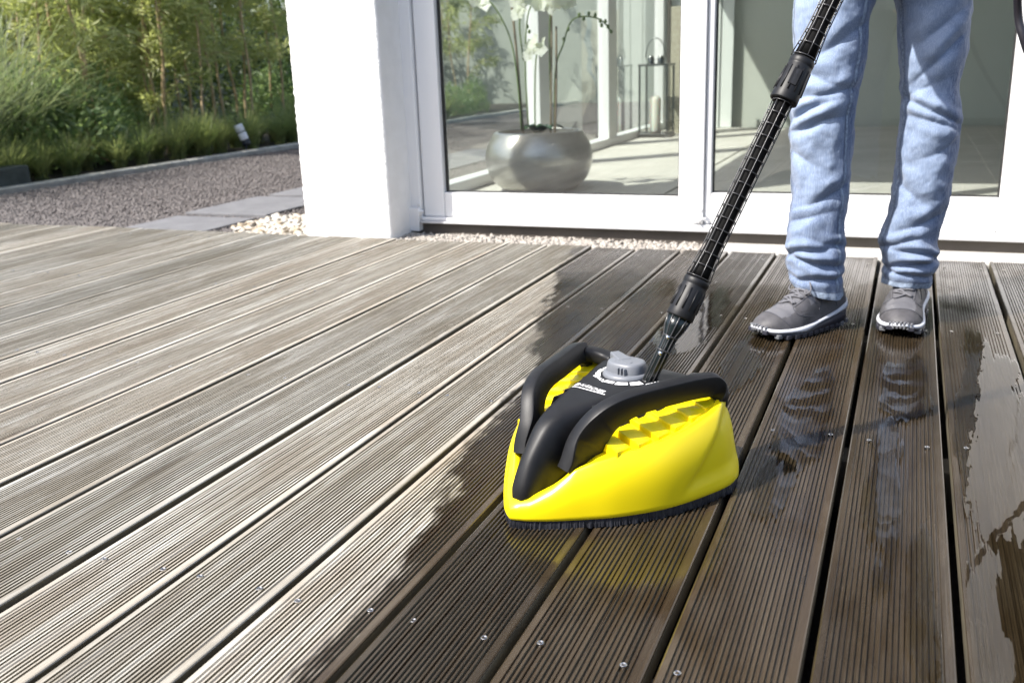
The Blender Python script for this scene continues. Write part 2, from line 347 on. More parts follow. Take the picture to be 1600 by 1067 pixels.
# slabs
path = tag(empty('paving_path', (-3.0, 3.1, GZ)), 'row of grey paving slabs laid in the gravel', 'path', kind='structure')
for i, (y0, y1, x0, x1) in enumerate([(3.165, 3.66, -3.255, -2.80), (3.745, 4.33, -3.28, -2.80), (4.395, 5.03, -3.25, -2.785), (5.065, 5.70, -3.255, -2.78), (5.735, 6.38, -3.25, -2.78), (6.415, 7.1, -3.25, -2.78)]):
    o = boxes('slab', [(x0+3.0, x1+3.0, y0-3.1, y1-3.1, -.03, .005+.002*(i % 3))], M['slab'], path, bevel=.004)
# white stones beside the pillar
def wst(r, n):
    x = -2.74+r.random(n)*.54; y = 3.20+r.random(n)*.55; k = (x+2.74) > (3.42-y)*.9*(y < 3.42)
    return np.stack([x[k], y[k]], -1)
pebbles('white_stones', 900, wst, .019, M['whitestone'], GZ-.010, 'white stones heaped beside the white pillar', flat=.45, seed=8)
# kerb
kb = tag(empty('kerb', (-5.2, 0, GZ)), 'low concrete kerb edging the planting bed', 'kerb', kind='structure')
y = -2.0; i = 0
while y < 17:
    boxes('kerb_stone', [(-.05, .05, y+.003, y+.997, -.08, .024+random.uniform(-.003, .003))], M['kerb'], kb, bevel=.008); y += 1.0
g = mesh('planting_bed', [(-30, -6, GZ+.0), (-5.25, -6, GZ+.0), (-5.25, 30, GZ+.0), (-30, 30, GZ+.0)], [(0, 1, 2, 3)])
tag(link('planting_bed', g, M['soil']), 'dark soil of the planting bed behind the kerb', 'soil', kind='structure')

# ------------------------------------------------------------------ deck
PER, BW, BT = .155, .1445, .027
LINES = dict(a=-2.207, b=-2.075, c=-1.915, d=-1.767, e=-1.609, f=-1.458, g=-1.308, h=-1.155, i=-.992, j=-.835, k=-.681, l=-.524, m=-.370, n=-.209, o=-.0575, p=.0945, q=.247)
xs = sorted(LINES.values()); xl = [xs[0]-PER*k for k in range(17, 0, -1)]; xr = [xs[-1]+PER*k for k in range(1, 19)]
GAPS = xl+xs+xr
def board_mesh(name, wd, y0, y1, seed, nseg=26):
    r = random.Random(seed); rim = .0095; ng = 20; p = (wd-2*rim)/ng; prof = []
    prof += [(-wd/2, -BT), (-wd/2, -.0024), (-wd/2+.0008, -.0008), (-wd/2+.0024, 0)]
    for k in range(ng):
        x = -wd/2+rim+k*p; dp = .0029+r.uniform(-.0005, .0005)
        prof += [(x+p*.04, 0.0), (x+p*.15, -dp), (x+p*.52, -dp), (x+p*.66, 0.0)]
    prof += [(wd/2-.0024, 0), (wd/2-.0008, -.0008), (wd/2, -.0024), (wd/2, -BT)]
    n = len(prof); V = []; F = []
    ys = [y0+(y1-y0)*k/nseg for k in range(nseg+1)]
    ph = r.uniform(0, 6)
    for yy in ys:
        wx = .0012*math.sin(yy*1.3+ph)+.0006*noise.noise((yy*2.5, seed, 0)); wz = .0010*math.sin(yy*.9+ph*2)
        cup = .0009*math.sin(yy*.6+ph)
        for px, pz in prof: V.append((px+wx, yy, pz+wz+cup*(px/(wd/2))**2))
    for i in range(nseg):
        for k in range(n):
            F.append((i*n+k, i*n+(k+1) % n, (i+1)*n+(k+1) % n, (i+1)*n+k))
    F.append(tuple(range(n))); F.append(tuple(nseg*n+k for k in range(n))[::-1])
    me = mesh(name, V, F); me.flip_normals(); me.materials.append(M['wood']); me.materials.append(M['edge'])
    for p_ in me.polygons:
        if abs(p_.normal.x) > .97: p_.material_index = 1  # side faces take the darker colour that stands in for shade between boards
    return me
deck = tag(empty('deck', (0, 0, 0)), 'ribbed wooden terrace deck, weathered grey and wet on one side', 'deck', kind='structure')
BM = [board_mesh('board', BW, -3.1, 0, s) for s in range(8)]
def screw_mesh():
    bm = bmesh.new(); n = 14; prof = [(.0, -.0012), (.0018, -.0012), (.0020, -.0002), (.0034, .0006), (.0041, .0002), (.0043, -.002)]
    rings = []
    for rr, z in prof[1:]: rings.append([bm.verts.new((rr*math.cos(6.2832*k/n), rr*math.sin(6.2832*k/n), z)) for k in range(n)])
    fc_ = bm.faces.new(rings[0]); fc_.material_index = 1
    for a, b in zip(rings, rings[1:]):
        for k in range(n): bm.faces.new((a[k], b[k], b[(k+1) % n], a[(k+1) % n]))
    bmesh.ops.recalc_face_normals(bm, faces=bm.faces)
    me = bpy.data.meshes.new('screw'); bm.to_mesh(me); bm.free(); me.materials.append(M['screw']); me.materials.append(M['hole']); return me
SCR = screw_mesh()
JY = [.857, 1.59, 2.315, 3.03]
rb = random.Random(21)
for i, (ga, gb) in enumerate(zip(GAPS, GAPS[1:])):
    xc = (ga+gb)/2; wd = gb-ga; me = BM[rb.randrange(8)]
    o = link('board', me, None, deck); yend = 3.150+rb.uniform(-.006, .006)
    o.location = (xc+rb.uniform(-.0015, .0015), yend, rb.uniform(-.0016, .0016)); o.scale = ((wd-.0112)/BW, (yend+3.1)/3.1, 1)
    if -3.7 < xc < .5:
        for jy in JY:
            for s in (-1, 1):
                if rb.random() < .05: continue
                q = link('screw', SCR, None, o); u = s*.0475+rb.uniform(-.004, .004)
                q.location = (u, (jy+rb.uniform(-.008, .008)-yend)/o.scale.y, .0004+.0009*math.sin(0)+rb.uniform(-.0003, .0004)); q.scale = (1/o.scale.x, 1/o.scale.y, 1)
for jy in JY+[.13, -.6, -1.33, -2.06, -2.8]:
    boxes('joist', [(GAPS[0], GAPS[-1], jy-.03, jy+.03, -.12, -BT-.003)], M['joist'], deck, bevel=.003)
# standing water: sheets that just cover the ribs, with ragged edges
def puddle(name, cx, cy, sx, sy, x0, x1, thr, seed, label, z=.0022, cs=(.0017, .006)):
    nx = int((x1-x0)/cs[0]); y0, y1 = cy-sy*1.5, cy+sy*1.5; ny = int((y1-y0)/cs[1]); ids = {}; V = []; F = []
    def vid(i, j):
        if (i, j) not in ids: ids[i, j] = len(V); V.append((x0+i*cs[0], y0+j*cs[1], z))
        return ids[i, j]
    for i in range(nx):
        for j in range(ny):
            x = x0+(i+.5)*cs[0]; yv = y0+(j+.5)*cs[1]
            d = 1-((x-cx)/sx)**2-((yv-cy)/sy)**2
            d += .95*noise.noise((x*22, yv*7, seed))+.50*noise.noise((x*155, yv*8, seed+3))
            if d > thr: F.append((vid(i, j), vid(i+1, j), vid(i+1, j+1), vid(i, j+1)))
    if F: tag(link(name, mesh(name, V, F, True), M['water']), label, 'puddle', kind='stuff')
for cx, cy, sx, sy, x0, x1, th, sd_, lab in [
    (.180, 1.62, .062, .62, .103, .239, -.10, 1, 'long shiny puddle on the board under the hanging hose'), (.165, 1.00, .060, .30, .103, .239, -.05, 5, 'ragged puddle lying farther down the board below the hose'),
    (-.135, 1.66, .046, .26, -.203, -.064, .02, 2, 'puddle on the board in front of the toe of the shoe'), (-.150, 1.37, .030, .13, -.203, -.064, .0, 3, 'small puddle in the shadow beside the yellow cleaner'),
    (-.450, 2.27, .058, .34, -.518, -.376, .02, 4, 'puddle behind the black lance mirroring the white door'), (.005, 1.40, .030, .30, -.052, .088, .10, 6, 'narrow film of water on the board below the far shoe'),
    (.030, 1.90, .045, .22, -.052, .088, .02, 7, 'film of water right in front of the shoe that points straight ahead'), (.055, 1.02, .020, .26, -.052, .088, .15, 8, 'thin broken film of water along one edge of the board beside the gap'),
    (-.290, 1.95, .040, .22, -.364, -.215, .12, 9, 'film of water between the lance foot and the nearer shoe')]:
    puddle('puddle', cx, cy, sx, sy, x0, x1, th, sd_, lab)

# ------------------------------------------------------------------ house
house = tag(empty('house', (-1.8, 3.2, 0)), 'white plastered house with wide white framed glass door', 'house')
def hp(name, L, mat, bevel=.0, parent=None): 
    o = boxes(name, L, mat, None, bevel); o.parent = parent or house; o.matrix_parent_inverse = Matrix.Translation((1.8, -3.2, 0)) if (parent is None) else Matrix(); return o
def rough_box(x0, x1, y0, y1, z0, z1, step=.012, amp=.0022):
    """plaster pier with uneven faces and arrises"""
    V = []; F = []
    per = []
    def seg(a, b): 
        n = max(2, int((Vector(b)-Vector(a)).length/step)); return [tuple(Vector(a).lerp(Vector(b), k/n)) for k in range(n)]
    per = seg((x0, y0), (x1, y0))+seg((x1, y0), (x1, y1))+seg((x1, y1), (x0, y1))+seg((x0, y1), (x0, y0)); n = len(per)
    zs = np.linspace(z0, z1, int((z1-z0)/step)+1); cx, cy = (x0+x1)/2, (y0+y1)/2
    for z in zs:
        for px, py in per:
            q = noise.noise((px*60, py*60, z*60))+.6*noise.noise((px*140, py*140, z*140))
            corner = min(abs(px-x0), abs(px-x1)) < .004 and min(abs(py-y0), abs(py-y1)) < .004
            dx = math.copysign(1, px-cx) if min(abs(px-x0), abs(px-x1)) < 1e-4 else 0; dy = math.copysign(1, py-cy) if min(abs(py-y0), abs(py-y1)) < 1e-4 else 0
            a = amp*q*(1.4 if corner else 1)-(.003 if corner else 0)
            V.append((px+dx*a, py+dy*a, z))
    for i in range(len(zs)-1):
        for k in range(n): F.append((i*n+k, i*n+(k+1) % n, (i+1)*n+(k+1) % n, (i+1)*n+k))
    F.append(tuple((len(zs)-1)*n+k for k in range(n)))
    return mesh('pillar', V, F, True)
PV = Matrix.Translation((1.8, -3.2, 0))
def hadd(o): o.parent = house; o.matrix_parent_inverse = PV; return o
hadd(link('pillar', rough_box(-2.185, -1.800, 3.168, 3.45, -.06, 2.75), M['plaster']))
hp('roof_slab', [(-2.5, 4.2, 3.06, 9.0, 2.752, 2.98)], M['plaster'], .01)
hp('outer_wall', [(.475, 4.2, 3.25, 3.55, -.1, 2.75)], M['plaster'], .004)
for b_ in ((-1.99, 4.2, 8.3, 8.5, -.1, 2.75), (3.9, 4.2, 3.55, 8.299, -.1, 2.75)): hp('room_wall', [b_], M['roomwall'])
hp('room_ceiling', [(-2.0, 4.1, 3.5, 8.3, 2.70, 2.751)], M['ceiling'])
hp('sill', [(-1.80, 3.2, 3.345, 3.42, -.11, .030)], M['sill'], .003)
hp('door_header', [(-1.80, .474, 3.33, 3.44, 2.30, 2.75)], M['pvc'], .004)
dr = empty('sliding_door'); hadd(dr)
def dp(name, L, mat, bevel=.0): return boxes(name, L, mat, dr, bevel)
# outer frame, threshold
for b_ in ((-1.822, -1.757, 3.338, 3.43, .0, 2.30), (.398, .475, 3.338, 3.43, .0, 2.30)): dp('door_frame', [b_], M['pvc'], .004)
dp('threshold', [(-1.756, .397, 3.322, 3.43, .031, .0385)], M['pvcgrey'], .002)
dp('threshold_rail', [(-1.756, .397, 3.336, 3.43, .039, .0525)], M['pvc'], .003)
# left leaf
for b_ in ((-1.752, -1.662, 3.355, 3.415, .0535, 2.29), (-.741, -.683, 3.355, 3.415, .0535, 2.29)): dp('stile', [b_], M['pvc'], .005)
dp('bottom_rail', [(-1.661, -.742, 3.356, 3.414, .0535, .148)], M['pvc'], .005); dp('top_rail', [(-1.661, -.742, 3.356, 3.414, 2.20, 2.29)], M['pvc'], .005)
for b_ in [(-1.6615, -1.656, 3.378, 3.396, .147, 2.20), (-.747, -.7415, 3.378, 3.396, .147, 2.20), (-1.656, -.747, 3.378, 3.396, .147, .152)]: dp('seal', [b_], M['seal'])
dp('pane', [(-1.657, -.746, 3.385, 3.389, .150, 2.21)], M['glass'])
# meeting post
dp('meeting_post', [(-.681, -.652, 3.348, 3.43, .0535, 2.29)], M['pvc'], .004)
# right leaf, a little deeper
for b_ in ((-.650, -.628, 3.362, 3.425, .0535, 2.29), (.278, .396, 3.362, 3.425, .0535, 2.29)): dp('stile', [b_], M['pvc'], .005)
dp('bottom_rail', [(-.627, .277, 3.363, 3.424, .0535, .162)], M['pvc'], .005); dp('top_rail', [(-.627, .277, 3.363, 3.424, 2.20, 2.29)], M['pvc'], .005)
for b_ in [(-.628, -.623, 3.388, 3.404, .161, 2.20), (.273, .278, 3.388, 3.404, .161, 2.20), (-.623, .273, 3.388, 3.404, .161, .166)]: dp('seal', [b_], M['seal'])
dp('pane', [(-.625, .275, 3.394, 3.398, .164, 2.21)], M['glass'])
for hx in (-1.775, -.668):     # corner fittings at the foot of the leaves
    V, F = join([tube([(hx-.03, 3.333, .075), (hx+.03, 3.333, .075)], .006, 10), tube([(hx+.012, 3.333, .060), (hx+.012, 3.333, .092)], .008, 10), tube([(hx+.012, 3.345, .105), (hx+.012, 3.330, .105)], .0055, 10)])
    link('hinge', mesh('hinge', V, F, True), M['pvc'], dr)
dp('foot_block', [(-1.826, -1.760, 3.322, 3.337, -.002, .09)], M['pvc'], .003)
# side glazing along the room's garden side
sg = empty('side_glazing'); hadd(sg)
SXG = -1.97
boxes('post', [(SXG-.04, SXG+.04, 5.17, 5.37, .1005, 2.7)], M['pvc'], sg, .004); boxes('post', [(SXG-.04, SXG+.04, 6.52, 6.72, .1005, 2.7)], M['pvc'], sg, .004)
boxes('post', [(SXG-.04, SXG+.04, 8.10, 8.298, .1005, 2.7)], M['pvc'], sg, .004); boxes('post', [(SXG-.04, SXG+.04, 3.452, 3.475, .1005, 2.7)], M['pvc'], sg, .004)
boxes('bottom_rail', [(SXG-.045, SXG+.045, 3.452, 8.298, .045, .10)], M['pvc'], sg, .004)
for a, b in ((3.475, 5.17), (5.37, 6.52), (6.72, 8.10)): boxes('pane', [(SXG-.003, SXG+.003, a, b, .1005, 2.7)], M['sideglass'], sg)
# room floor of large tiles
fl = tag(empty('floor', (-2, 3.4, 0)), 'pale beige tiled floor of the room behind the door', 'floor', kind='structure')
boxes('floor_bed', [(.04, 6, .03, 4.9, -.05, .036)], M['grout'], fl)
xx = [.075, 1.02, 1.97, 2.92, 3.87, 4.82, 5.77]; yy = [.035, .62, 1.25, 2.20, 3.15, 4.10, 4.86]
for a, b in zip(xx, xx[1:]):
    for c, d in zip(yy, yy[1:]): boxes('tile', [(a+.006, b-.006, c+.006, d-.006, .036, .046)], M['tile'], fl, bevel=.0015)
# blind panels against the back wall and canvas
bl = tag(empty('vertical_blind', (-1.9, 8.25, .05)), 'white vertical blind hanging beside the leaning canvas', 'blind')
for k in range(5): boxes('slat', [(.0+k*.105, .098+k*.105, -.03-.012*(k % 2), -.022-.012*(k % 2), .0, 2.6)], M['blind'], bl)
cv_ = tag(empty('canvas', (-1.62, 7.62, .047)), 'beige stone textured canvas with grey blue crack leaning behind lantern', 'painting')
boxes('panel', [(-.14, .17, 0, .05, .0, .95)], M['canvas'], cv_, .003)
V = []; F = []
rr = random.Random(4); pts = [(.11, .95), (.09, .85), (.11, .74), (.085, .62), (.10, .50), (.05, .42), (.03, .30)]
for k, (px, pz) in enumerate(pts):
    wv = (.05 if k < 5 else .012)*rr.uniform(.5, 1); V += [(px-wv/2, -.0015, pz), (px+wv, -.0015, pz)]
F = [(2*k, 2*k+1, 2*k+3, 2*k+2) for k in range(len(pts)-1)]
link('crack', mesh('crack', V, F), M['bluecrack'], cv_)
boxes('edge_strip', [(-.165, -.145, -.005, .05, .0, 1.1)], M['sill'], cv_)

# pot with orchids
PC = Vector((-1.600, 4.25, .047))
pot = tag(empty('potted_orchid', PC), 'white orchids on canes in a round brushed silver pot', 'plant')
def lathe(name, prof, mat, parent, n=64, smooth=True, loc=None):
    V = []; F = []
    for r_, z in prof:
        for k in range(n): V.append((r_*math.cos(2*math.pi*k/n), r_*math.sin(2*math.pi*k/n), z))
    for i in range(len(prof)-1):
        for k in range(n): F.append((i*n+k, i*n+(k+1) % n, (i+1)*n+(k+1) % n, (i+1)*n+k))
    if prof[0][0] > 1e-6: F.append(tuple(range(n))[::-1])
    if prof[-1][0] > 1e-6: F.append(tuple((len(prof)-1)*n+k for k in range(n)))
    return link(name, mesh(name, V, F, smooth), mat, parent, loc=loc)
pp = [Vector(p) for p in catmull([(.14, 0, 0), (.187, 0, .019), (.230, 0, .066), (.251, 0, .141), (.240, 0, .207), (.210, 0, .259), (.195, 0, .270), (.187, 0, .265), (.202, 0, .235), (.202, 0, .226)], 5)]
lathe('pot', [(p.x, p.z) for p in pp], M['pot'], pot); lathe('bark_mulch', [(.20, .221), (.0001, .240)], M['potsoil'], pot)
def px_at(px, py, yv):
    d = fw+rt*((px-800)/FPX)-up*((py-533.5)/FPX); t = yv/d.y; return Vector((0, 0, H))+d*t
def orch(px, py, yv=4.25): return px_at(px, py, yv)-PC
def petal_flower(seed, size):
    r = random.Random(seed); V = []; F = []
    for k in range(5):
        a = 2*math.pi*k/5+r.uniform(-.1, .1); L = size*(.55 if k in (1, 4) else .5); wv = size*(.33 if k in (1, 4) else .22)
        c, s = math.cos(a), math.sin(a); o = len(V)
        for t, q, h in ((0, 0, 0), (.5, -1, .10), (.5, 1, .10), (1., 0, .02), (.55, 0, .04)):
            x, yv = L*t, wv*q; V.append((x*c-yv*s, -h*size-.002*k, x*s+yv*c))
        F += [(o, o+1, o+4), (o, o+4, o+2), (o+1, o+3, o+4), (o+4, o+3, o+2)]
    return mesh('flower', V, F, True)
FLM = [petal_flower(s, .070) for s in range(3)]
for a, b, r_ in (((818, 207), (792, -60), .006), ((860, 206), (861, -70), .0045), ((867, 205), (869, 42), .005)):
    tube_obj('cane', catmull([orch(*a)-Vector((0, 0, .03)), (orch(*a)+orch(*b))/2+Vector((.004, 0, 0)), orch(*b)], 6), r_, M['cane'], pot, 8)
stems = [[(815, 205), (808, 120), (797, 60), (775, 15), (757, 0), (735, 5)], [(826, 200), (821, 110), (824, 30), (836, 0), (850, -20)], [(836, 203), (836, 130), (838, 90), (843, 72), (852, 70)],
         [(862, 203), (859, 100), (860, 20), (868, -20)], [(866, 203), (868, 110), (880, 70), (890, 38), (905, 27), (930, 28), (946, 38), (955, 52)], [(818, 95), (812, 45), (815, 20), (825, 5)]]
for k, S in enumerate(stems):
    tube_obj('stem', catmull([orch(*p, 4.24+.012*k) for p in S], 6), .0035, M['stemg'], pot, 7)
fr_ = random.Random(12)
for k, (px, py) in enumerate([(833, 70), (845, 78), (826, 86), (850, 70), (838, 62), (829, 74), (809, 21), (816, 12), (805, 2), (822, -4), (752, 4), (742, 0), (760, 8), (850, 8), (862, 12), (872, 4), (884, 8), (856, -4), (868, -8), (880, -4), (840, 6), (893, 0)]):
    o = link('flower', FLM[k % 3], M['petal'], pot); o.location = orch(px, py, 4.20+fr_.uniform(-.03, .03)); o.rotation_euler = (fr_.uniform(-.5, .5), fr_.uniform(0, 6.28), fr_.uniform(-.6, .6)); s = fr_.uniform(.8, 1.15); o.scale = (s, s, s)
bud = bmesh.new(); bmesh.ops.create_icosphere(bud, subdivisions=1, radius=.008); bmd = bpy.data.meshes.new('bud'); bud.to_mesh(bmd); bud.free(); bmd.materials.append(M['stemg'])
for px, py in [(905, 24), (912, 30), (920, 22), (930, 24), (938, 33), (946, 34), (950, 42), (955, 50), (940, 40), (888, 46), (881, 62), (824, 42), (827, 50)]:
    o = link('bud', bmd, None, pot); o.location = orch(px, py, 4.28); o.scale = (1, 1, 1.4)
for k, (a, L) in enumerate(((2.6, .10), (.5, .12), (-1.9, .10), (-.7, .12), (1.5, .1))):
    V = []; F = []
    for i in range(7):
        t = i/6; wv = .026*math.sin(math.pi*(.12+.88*t))**.7; rr_ = L*t; z = .240+.05*math.sin(t*2.4)
        for q in (-1, 0, 1): V.append((rr_*math.cos(a)-q*wv*math.sin(a), rr_*math.sin(a)+q*wv*math.cos(a), z+abs(q)*.008))
    for i in range(6):
        for q in range(2): F.append((i*3+q, i*3+q+1, i*3+q+4, i*3+q+3))
    link('leaf', mesh('leaf', V, F, True), M['oleaf'], pot)
# lantern and candle
LC = Vector((-1.80, 7.35, .047))
lan = tag(empty('lantern', LC), 'tall steel lantern with ring handle standing on the tiles', 'lantern')
wl, hl = .105, .52
for sx in (-1, 1):
    for sy in (-1, 1): boxes('post', [(sx*wl-.007, sx*wl+.007, sy*wl-.007, sy*wl+.007, .03, hl)], M['steel'], lan)
boxes('top_frame', [(-wl-.012, wl+.012, -wl-.012, wl+.012, hl+.0005, hl+.016)], M['steel'], lan, .002); boxes('base_frame', [(-wl-.012, wl+.012, -wl-.012, wl+.012, .012, .0295)], M['steel'], lan, .002)
for sx in (-1, 1): boxes('foot', [(sx*wl-.012, sx*wl+.012, -wl-.01, wl+.01, 0, .0115)], M['steel'], lan)
for sx, sy in ((0, -1), (-1, 0), (1, 0), (0, 1)):
    boxes('pane', [(-wl+.008, wl-.008, sy*wl-.001, sy*wl+.001, .031, hl)] if sx == 0 else [(sx*wl-.001, sx*wl+.001, -wl+.008, wl-.008, .031, hl)], M['lanternglass'], lan)
for sx in (-.045, .03): lathe('cap', [(.03, hl+.016), (.022, hl+.03), (.03, hl+.05), (.018, hl+.06), (.022, hl+.072)], M['steel'], lan, 24, loc=(sx, 0, 0))
tube_obj('handle', [(.075*math.cos(t)-.01, 0, hl+.06+.14*math.sin(t)) for t in np.linspace(0, math.pi, 20)], .004, M['steel'], lan, 8)
can = tag(empty('candle', LC+Vector((-.01, 0, .0295))), 'thick ivory pillar candle inside the steel lantern', 'candle')
lathe('wax_body', [(.042, 0), (.043, .02), (.043, .24), (.036, .262), (.012, .275), (.0001, .276)], M['wax'], can, 32); tube_obj('wick', [(0, 0, .27), (.002, 0, .29)], .0015, M['seal'], can, 6)
# wall behind the terrace, seen mirrored in the panes
tag(boxes('garden_wall', [(-5.0, 8, -3.55, -3.35, -.16, 2.3)], M['backwall'], None, .01), 'grey green garden wall at the far end of the terrace', 'wall')

# ------------------------------------------------------------------ garden
def leaf_cloud(name, C, D, L, W, mat, smooth=False, fold=.25, r=None):
    """C centres (n,3), D directions (n,3), lengths L, widths W -> one mesh of folded pointed leaves"""
    r = r or rng; n = len(C); D = D/np.linalg.norm(D, axis=1, keepdims=True)
    A = r.normal(size=(n, 3)); S = np.cross(D, A); S /= np.linalg.norm(S, axis=1, keepdims=True); U = np.cross(S, D)
    L = L[:, None]; W = W[:, None]
    P = np.stack([C, C+D*L*.38+S*W+U*W*fold, C+D*L-U*L*.10, C+D*L*.38-S*W+U*W*fold], 1).reshape(-1, 3)
    F = (np.array([[0, 1, 2], [0, 2, 3]])[None]+np.arange(n)[:, None, None]*4).reshape(-1, 3)
    me = fastmesh(name, P, F); me.materials.append(mat); return me
def bamboo_parts(seed, h, nleaf, zlo, spread):
    r = np.random.default_rng(seed); rr = random.Random(seed)
    lean = (rr.uniform(-.10, .10), rr.uniform(-.10, .10)); pts = []
    for k in range(9):
        t = k/8; pts.append((lean[0]*h*t*t+.018*math.sin(k*1.7+seed), lean[1]*h*t*t+.018*math.cos(k*2.1+seed), h*t))
    path = catmull(pts, 4); rad = [(.0135*(1-.7*i/(len(path)-1)))*(1.18 if i % 4 == 0 else 1.) for i in range(len(path))]
    tubes = [tube(path, rad, 7)]; C = []; D = []
    nb = 16
    for b in range(nb):
        t = zlo/h+(1-zlo/h)*(b+rr.random())/nb; i = min(int(t*(len(path)-1)), len(path)-2); p = path[i]
        a = rr.uniform(0, 6.283); Lb = spread*rr.uniform(.5, 1.1)*(1-.35*t); tip = p+Vector((math.cos(a)*Lb, math.sin(a)*Lb, Lb*rr.uniform(.1, .7)))
        mid = (p+tip)/2+Vector((0, 0, .12*Lb)); br = catmull([p, mid, tip+Vector((0, 0, -.12*Lb))], 4); tubes.append(tube(br, [.0035]*len(br), 4, False))
        k = nleaf//nb; tt = r.random(k)**.7
        for q in tt:
            c = br[min(int(q*(len(br)-1)), len(br)-1)]; C.append(np.array(c)+r.normal(0, .045, 3)); dv = np.array([math.cos(a), math.sin(a), -.35])+r.normal(0, .6, 3); D.append(dv)
    C = np.array(C); D = np.array(D); n = len(C)
    V, F = join(tubes); st = mesh('culm', V, F, True); st.materials.append(M['bark'])
    return st, leaf_cloud('crown', C, D, .075+.06*r.random(n), .0075+.004*r.random(n), M['leafa'], r=r)
BAM = [bamboo_parts(s, h, nl, zl, sp) for s, h, nl, zl, sp in ((1, 2.9, 1300, .75, .42), (2, 3.1, 1500, .55, .48), (3, 2.6, 1100, .85, .40), (4, 2.8, 1700, .35, .50))]
def plant(name, meshes, loc, rz, sc, label, cat, group, names):
    o = empty(name, loc, rz); o.scale = (sc, sc, sc); tag(o, label, cat, group)
    for nm, me in zip(names, meshes): link(nm, me, None, o)
    return o
rp = random.Random(5)
# culms one can tell apart in the photo (bare stems), placed along the kerb line
for px, x, v, lab in [(262, -6.0, 0, None), (300, -6.3, 2, None), (335, -6.1, 2, None), (352, -6.6, 0, None), (398, -5.9, 2, None), (322, -5.8, 0, None), (285, -6.7, 2, None), (428, -6.7, 0, None), (448, -6.2, 2, None), (372, -6.9, 0, None), (240, -6.5, 0, None)]:
    d = fw+rt*((px-800)/FPX)-up*((200-533.5)/FPX); t = x/d.x; yv = d.y*t
    plant('bamboo', BAM[v], (x, yv, GZ), rp.uniform(0, 6.28), rp.uniform(.9, 1.1), 'slender bamboo with bare brown culm and leafy top behind the kerb', 'bamboo', 'bare stemmed bamboos behind the kerb', ('culm', 'crown'))
for k in range(20):
    px = 10+k*13.5+rp.uniform(-8, 8); x = rp.uniform(-6.0, -7.7)
    d = fw+rt*((px-800)/FPX)-up*((200-533.5)/FPX); t = x/d.x; yv = d.y*t
    plant('bamboo', BAM[1 if k % 2 else 3], (x, yv, GZ), rp.uniform(0, 6.28), rp.uniform(.85, 1.1), 'bushy bamboo leafy almost down to the ground', 'bamboo', 'bushy bamboos in the planting bed', ('culm', 'crown'))
for k in range(7):     # beyond the house corner, seen through the side glazing
    plant('bamboo', BAM[k % 4], (rp.uniform(-6.0, -7.4), 8.8+k*1.05+rp.uniform(-.3, .3), GZ), rp.uniform(0, 6.28), rp.uniform(.9, 1.1), 'bamboo seen through the side glazing of the room', 'bamboo', 'bamboos seen through the glass', ('culm', 'crown'))
def shrub_parts(seed, n, rad, hgt):
    r = np.random.default_rng(seed); d = r.normal(size=(n, 3)); d /= np.linalg.norm(d, axis=1, keepdims=True); d[:, 2] = np.abs(d[:, 2])
    cl = r.normal(size=(14, 3)); cl /= np.linalg.norm(cl, axis=1, keepdims=True); cl[:, 2] = np.abs(cl[:, 2]); lump = 1+.35*np.max(np.clip(d@cl.T, 0, 1)**8, axis=1)-.15
    rr = (r.random(n)**.45)*lump; C = d*rr[:, None]*np.array([rad, rad, hgt]); C[:, 2] += .03
    D = d+r.normal(0, .7, (n, 3)); tubes = []
    for k in range(9):
        e = d[k]*np.array([rad, rad, hgt])*.8; tubes.append(tube(catmull([(0, 0, 0), tuple(e*.5+np.array([0, 0, .08])), tuple(e)], 4), [.007]*8+[.003], 5, False))
    V, F = join(tubes); st = mesh('branch', V, F, True); st.materials.append(M['bark'])
    return st, leaf_cloud('foliage', C, D, .05+.035*r.random(n), .011+.006*r.random(n), M['leafb'], r=r)
SH = [shrub_parts(11, 1700, .36, .75), shrub_parts(12, 1500, .42, .55)]
for k, (px, x, v) in enumerate([(15, -6.0, 0), (60, -6.3, 0), (95, -5.95, 1), (135, -6.2, 0), (175, -6.5, 1), (40, -7.0, 0), (110, -7.1, 0), (420, -7.2, 1), (455, -6.6, 0), (215, -7.3, 1)]):
    d = fw+rt*((px-800)/FPX)-up*((230-533.5)/FPX); t = x/d.x; yv = d.y*t
    plant('shrub', SH[v], (x, yv, GZ), rp.uniform(0, 6.28), rp.uniform(.8, 1.15), 'leafy green shrub among the bamboo in the planting bed', 'shrub', 'shrubs among the bamboo', ('branch', 'foliage'))
for k in range(5):
    plant('shrub', SH[k % 2], (-5.75+rp.uniform(-.1, .1), 9.6+k*.8, GZ), rp.uniform(0, 6.28), rp.uniform(.55, .75), 'low light green shrub seen through the room glazing', 'shrub', 'low shrubs seen through the glass', ('branch', 'foliage'))
def blades(name, n, L, Wd, seed, spread, droop, mat, seg=5):
    r = np.random.default_rng(seed); a = r.random(n)*6.283; sp = spread*(.25+.9*r.random(n)); Ls = L*(.55+.6*r.random(n)); bx = r.normal(0, .05*L, n); by = r.normal(0, .05*L, n)
    V = np.zeros((n, seg+1, 2, 3)); 
    for k in range(seg+1):
        t = k/seg; out = Ls*sp*(t**1.25); z = Ls*(t*(1-.15*sp)-droop*sp*t*t*t); wv = Wd*(1-t)**.6+.0004
        ca, sa = np.cos(a), np.sin(a)
        for q, s in ((0, -1), (1, 1)):
            V[:, k, q, 0] = bx+ca*out-sa*wv*s; V[:, k, q, 1] = by+sa*out+ca*wv*s; V[:, k, q, 2] = z
    F = []
    base = np.arange(n)[:, None]*(seg+1)*2
    F = np.concatenate([np.stack([base[:, 0]+2*k, base[:, 0]+2*k+1, base[:, 0]+2*k+3, base[:, 0]+2*k+2], -1) for k in range(seg)], 0)
    me = fastmesh(name, V.reshape(-1, 3), F, True); me.materials.append(mat); return me
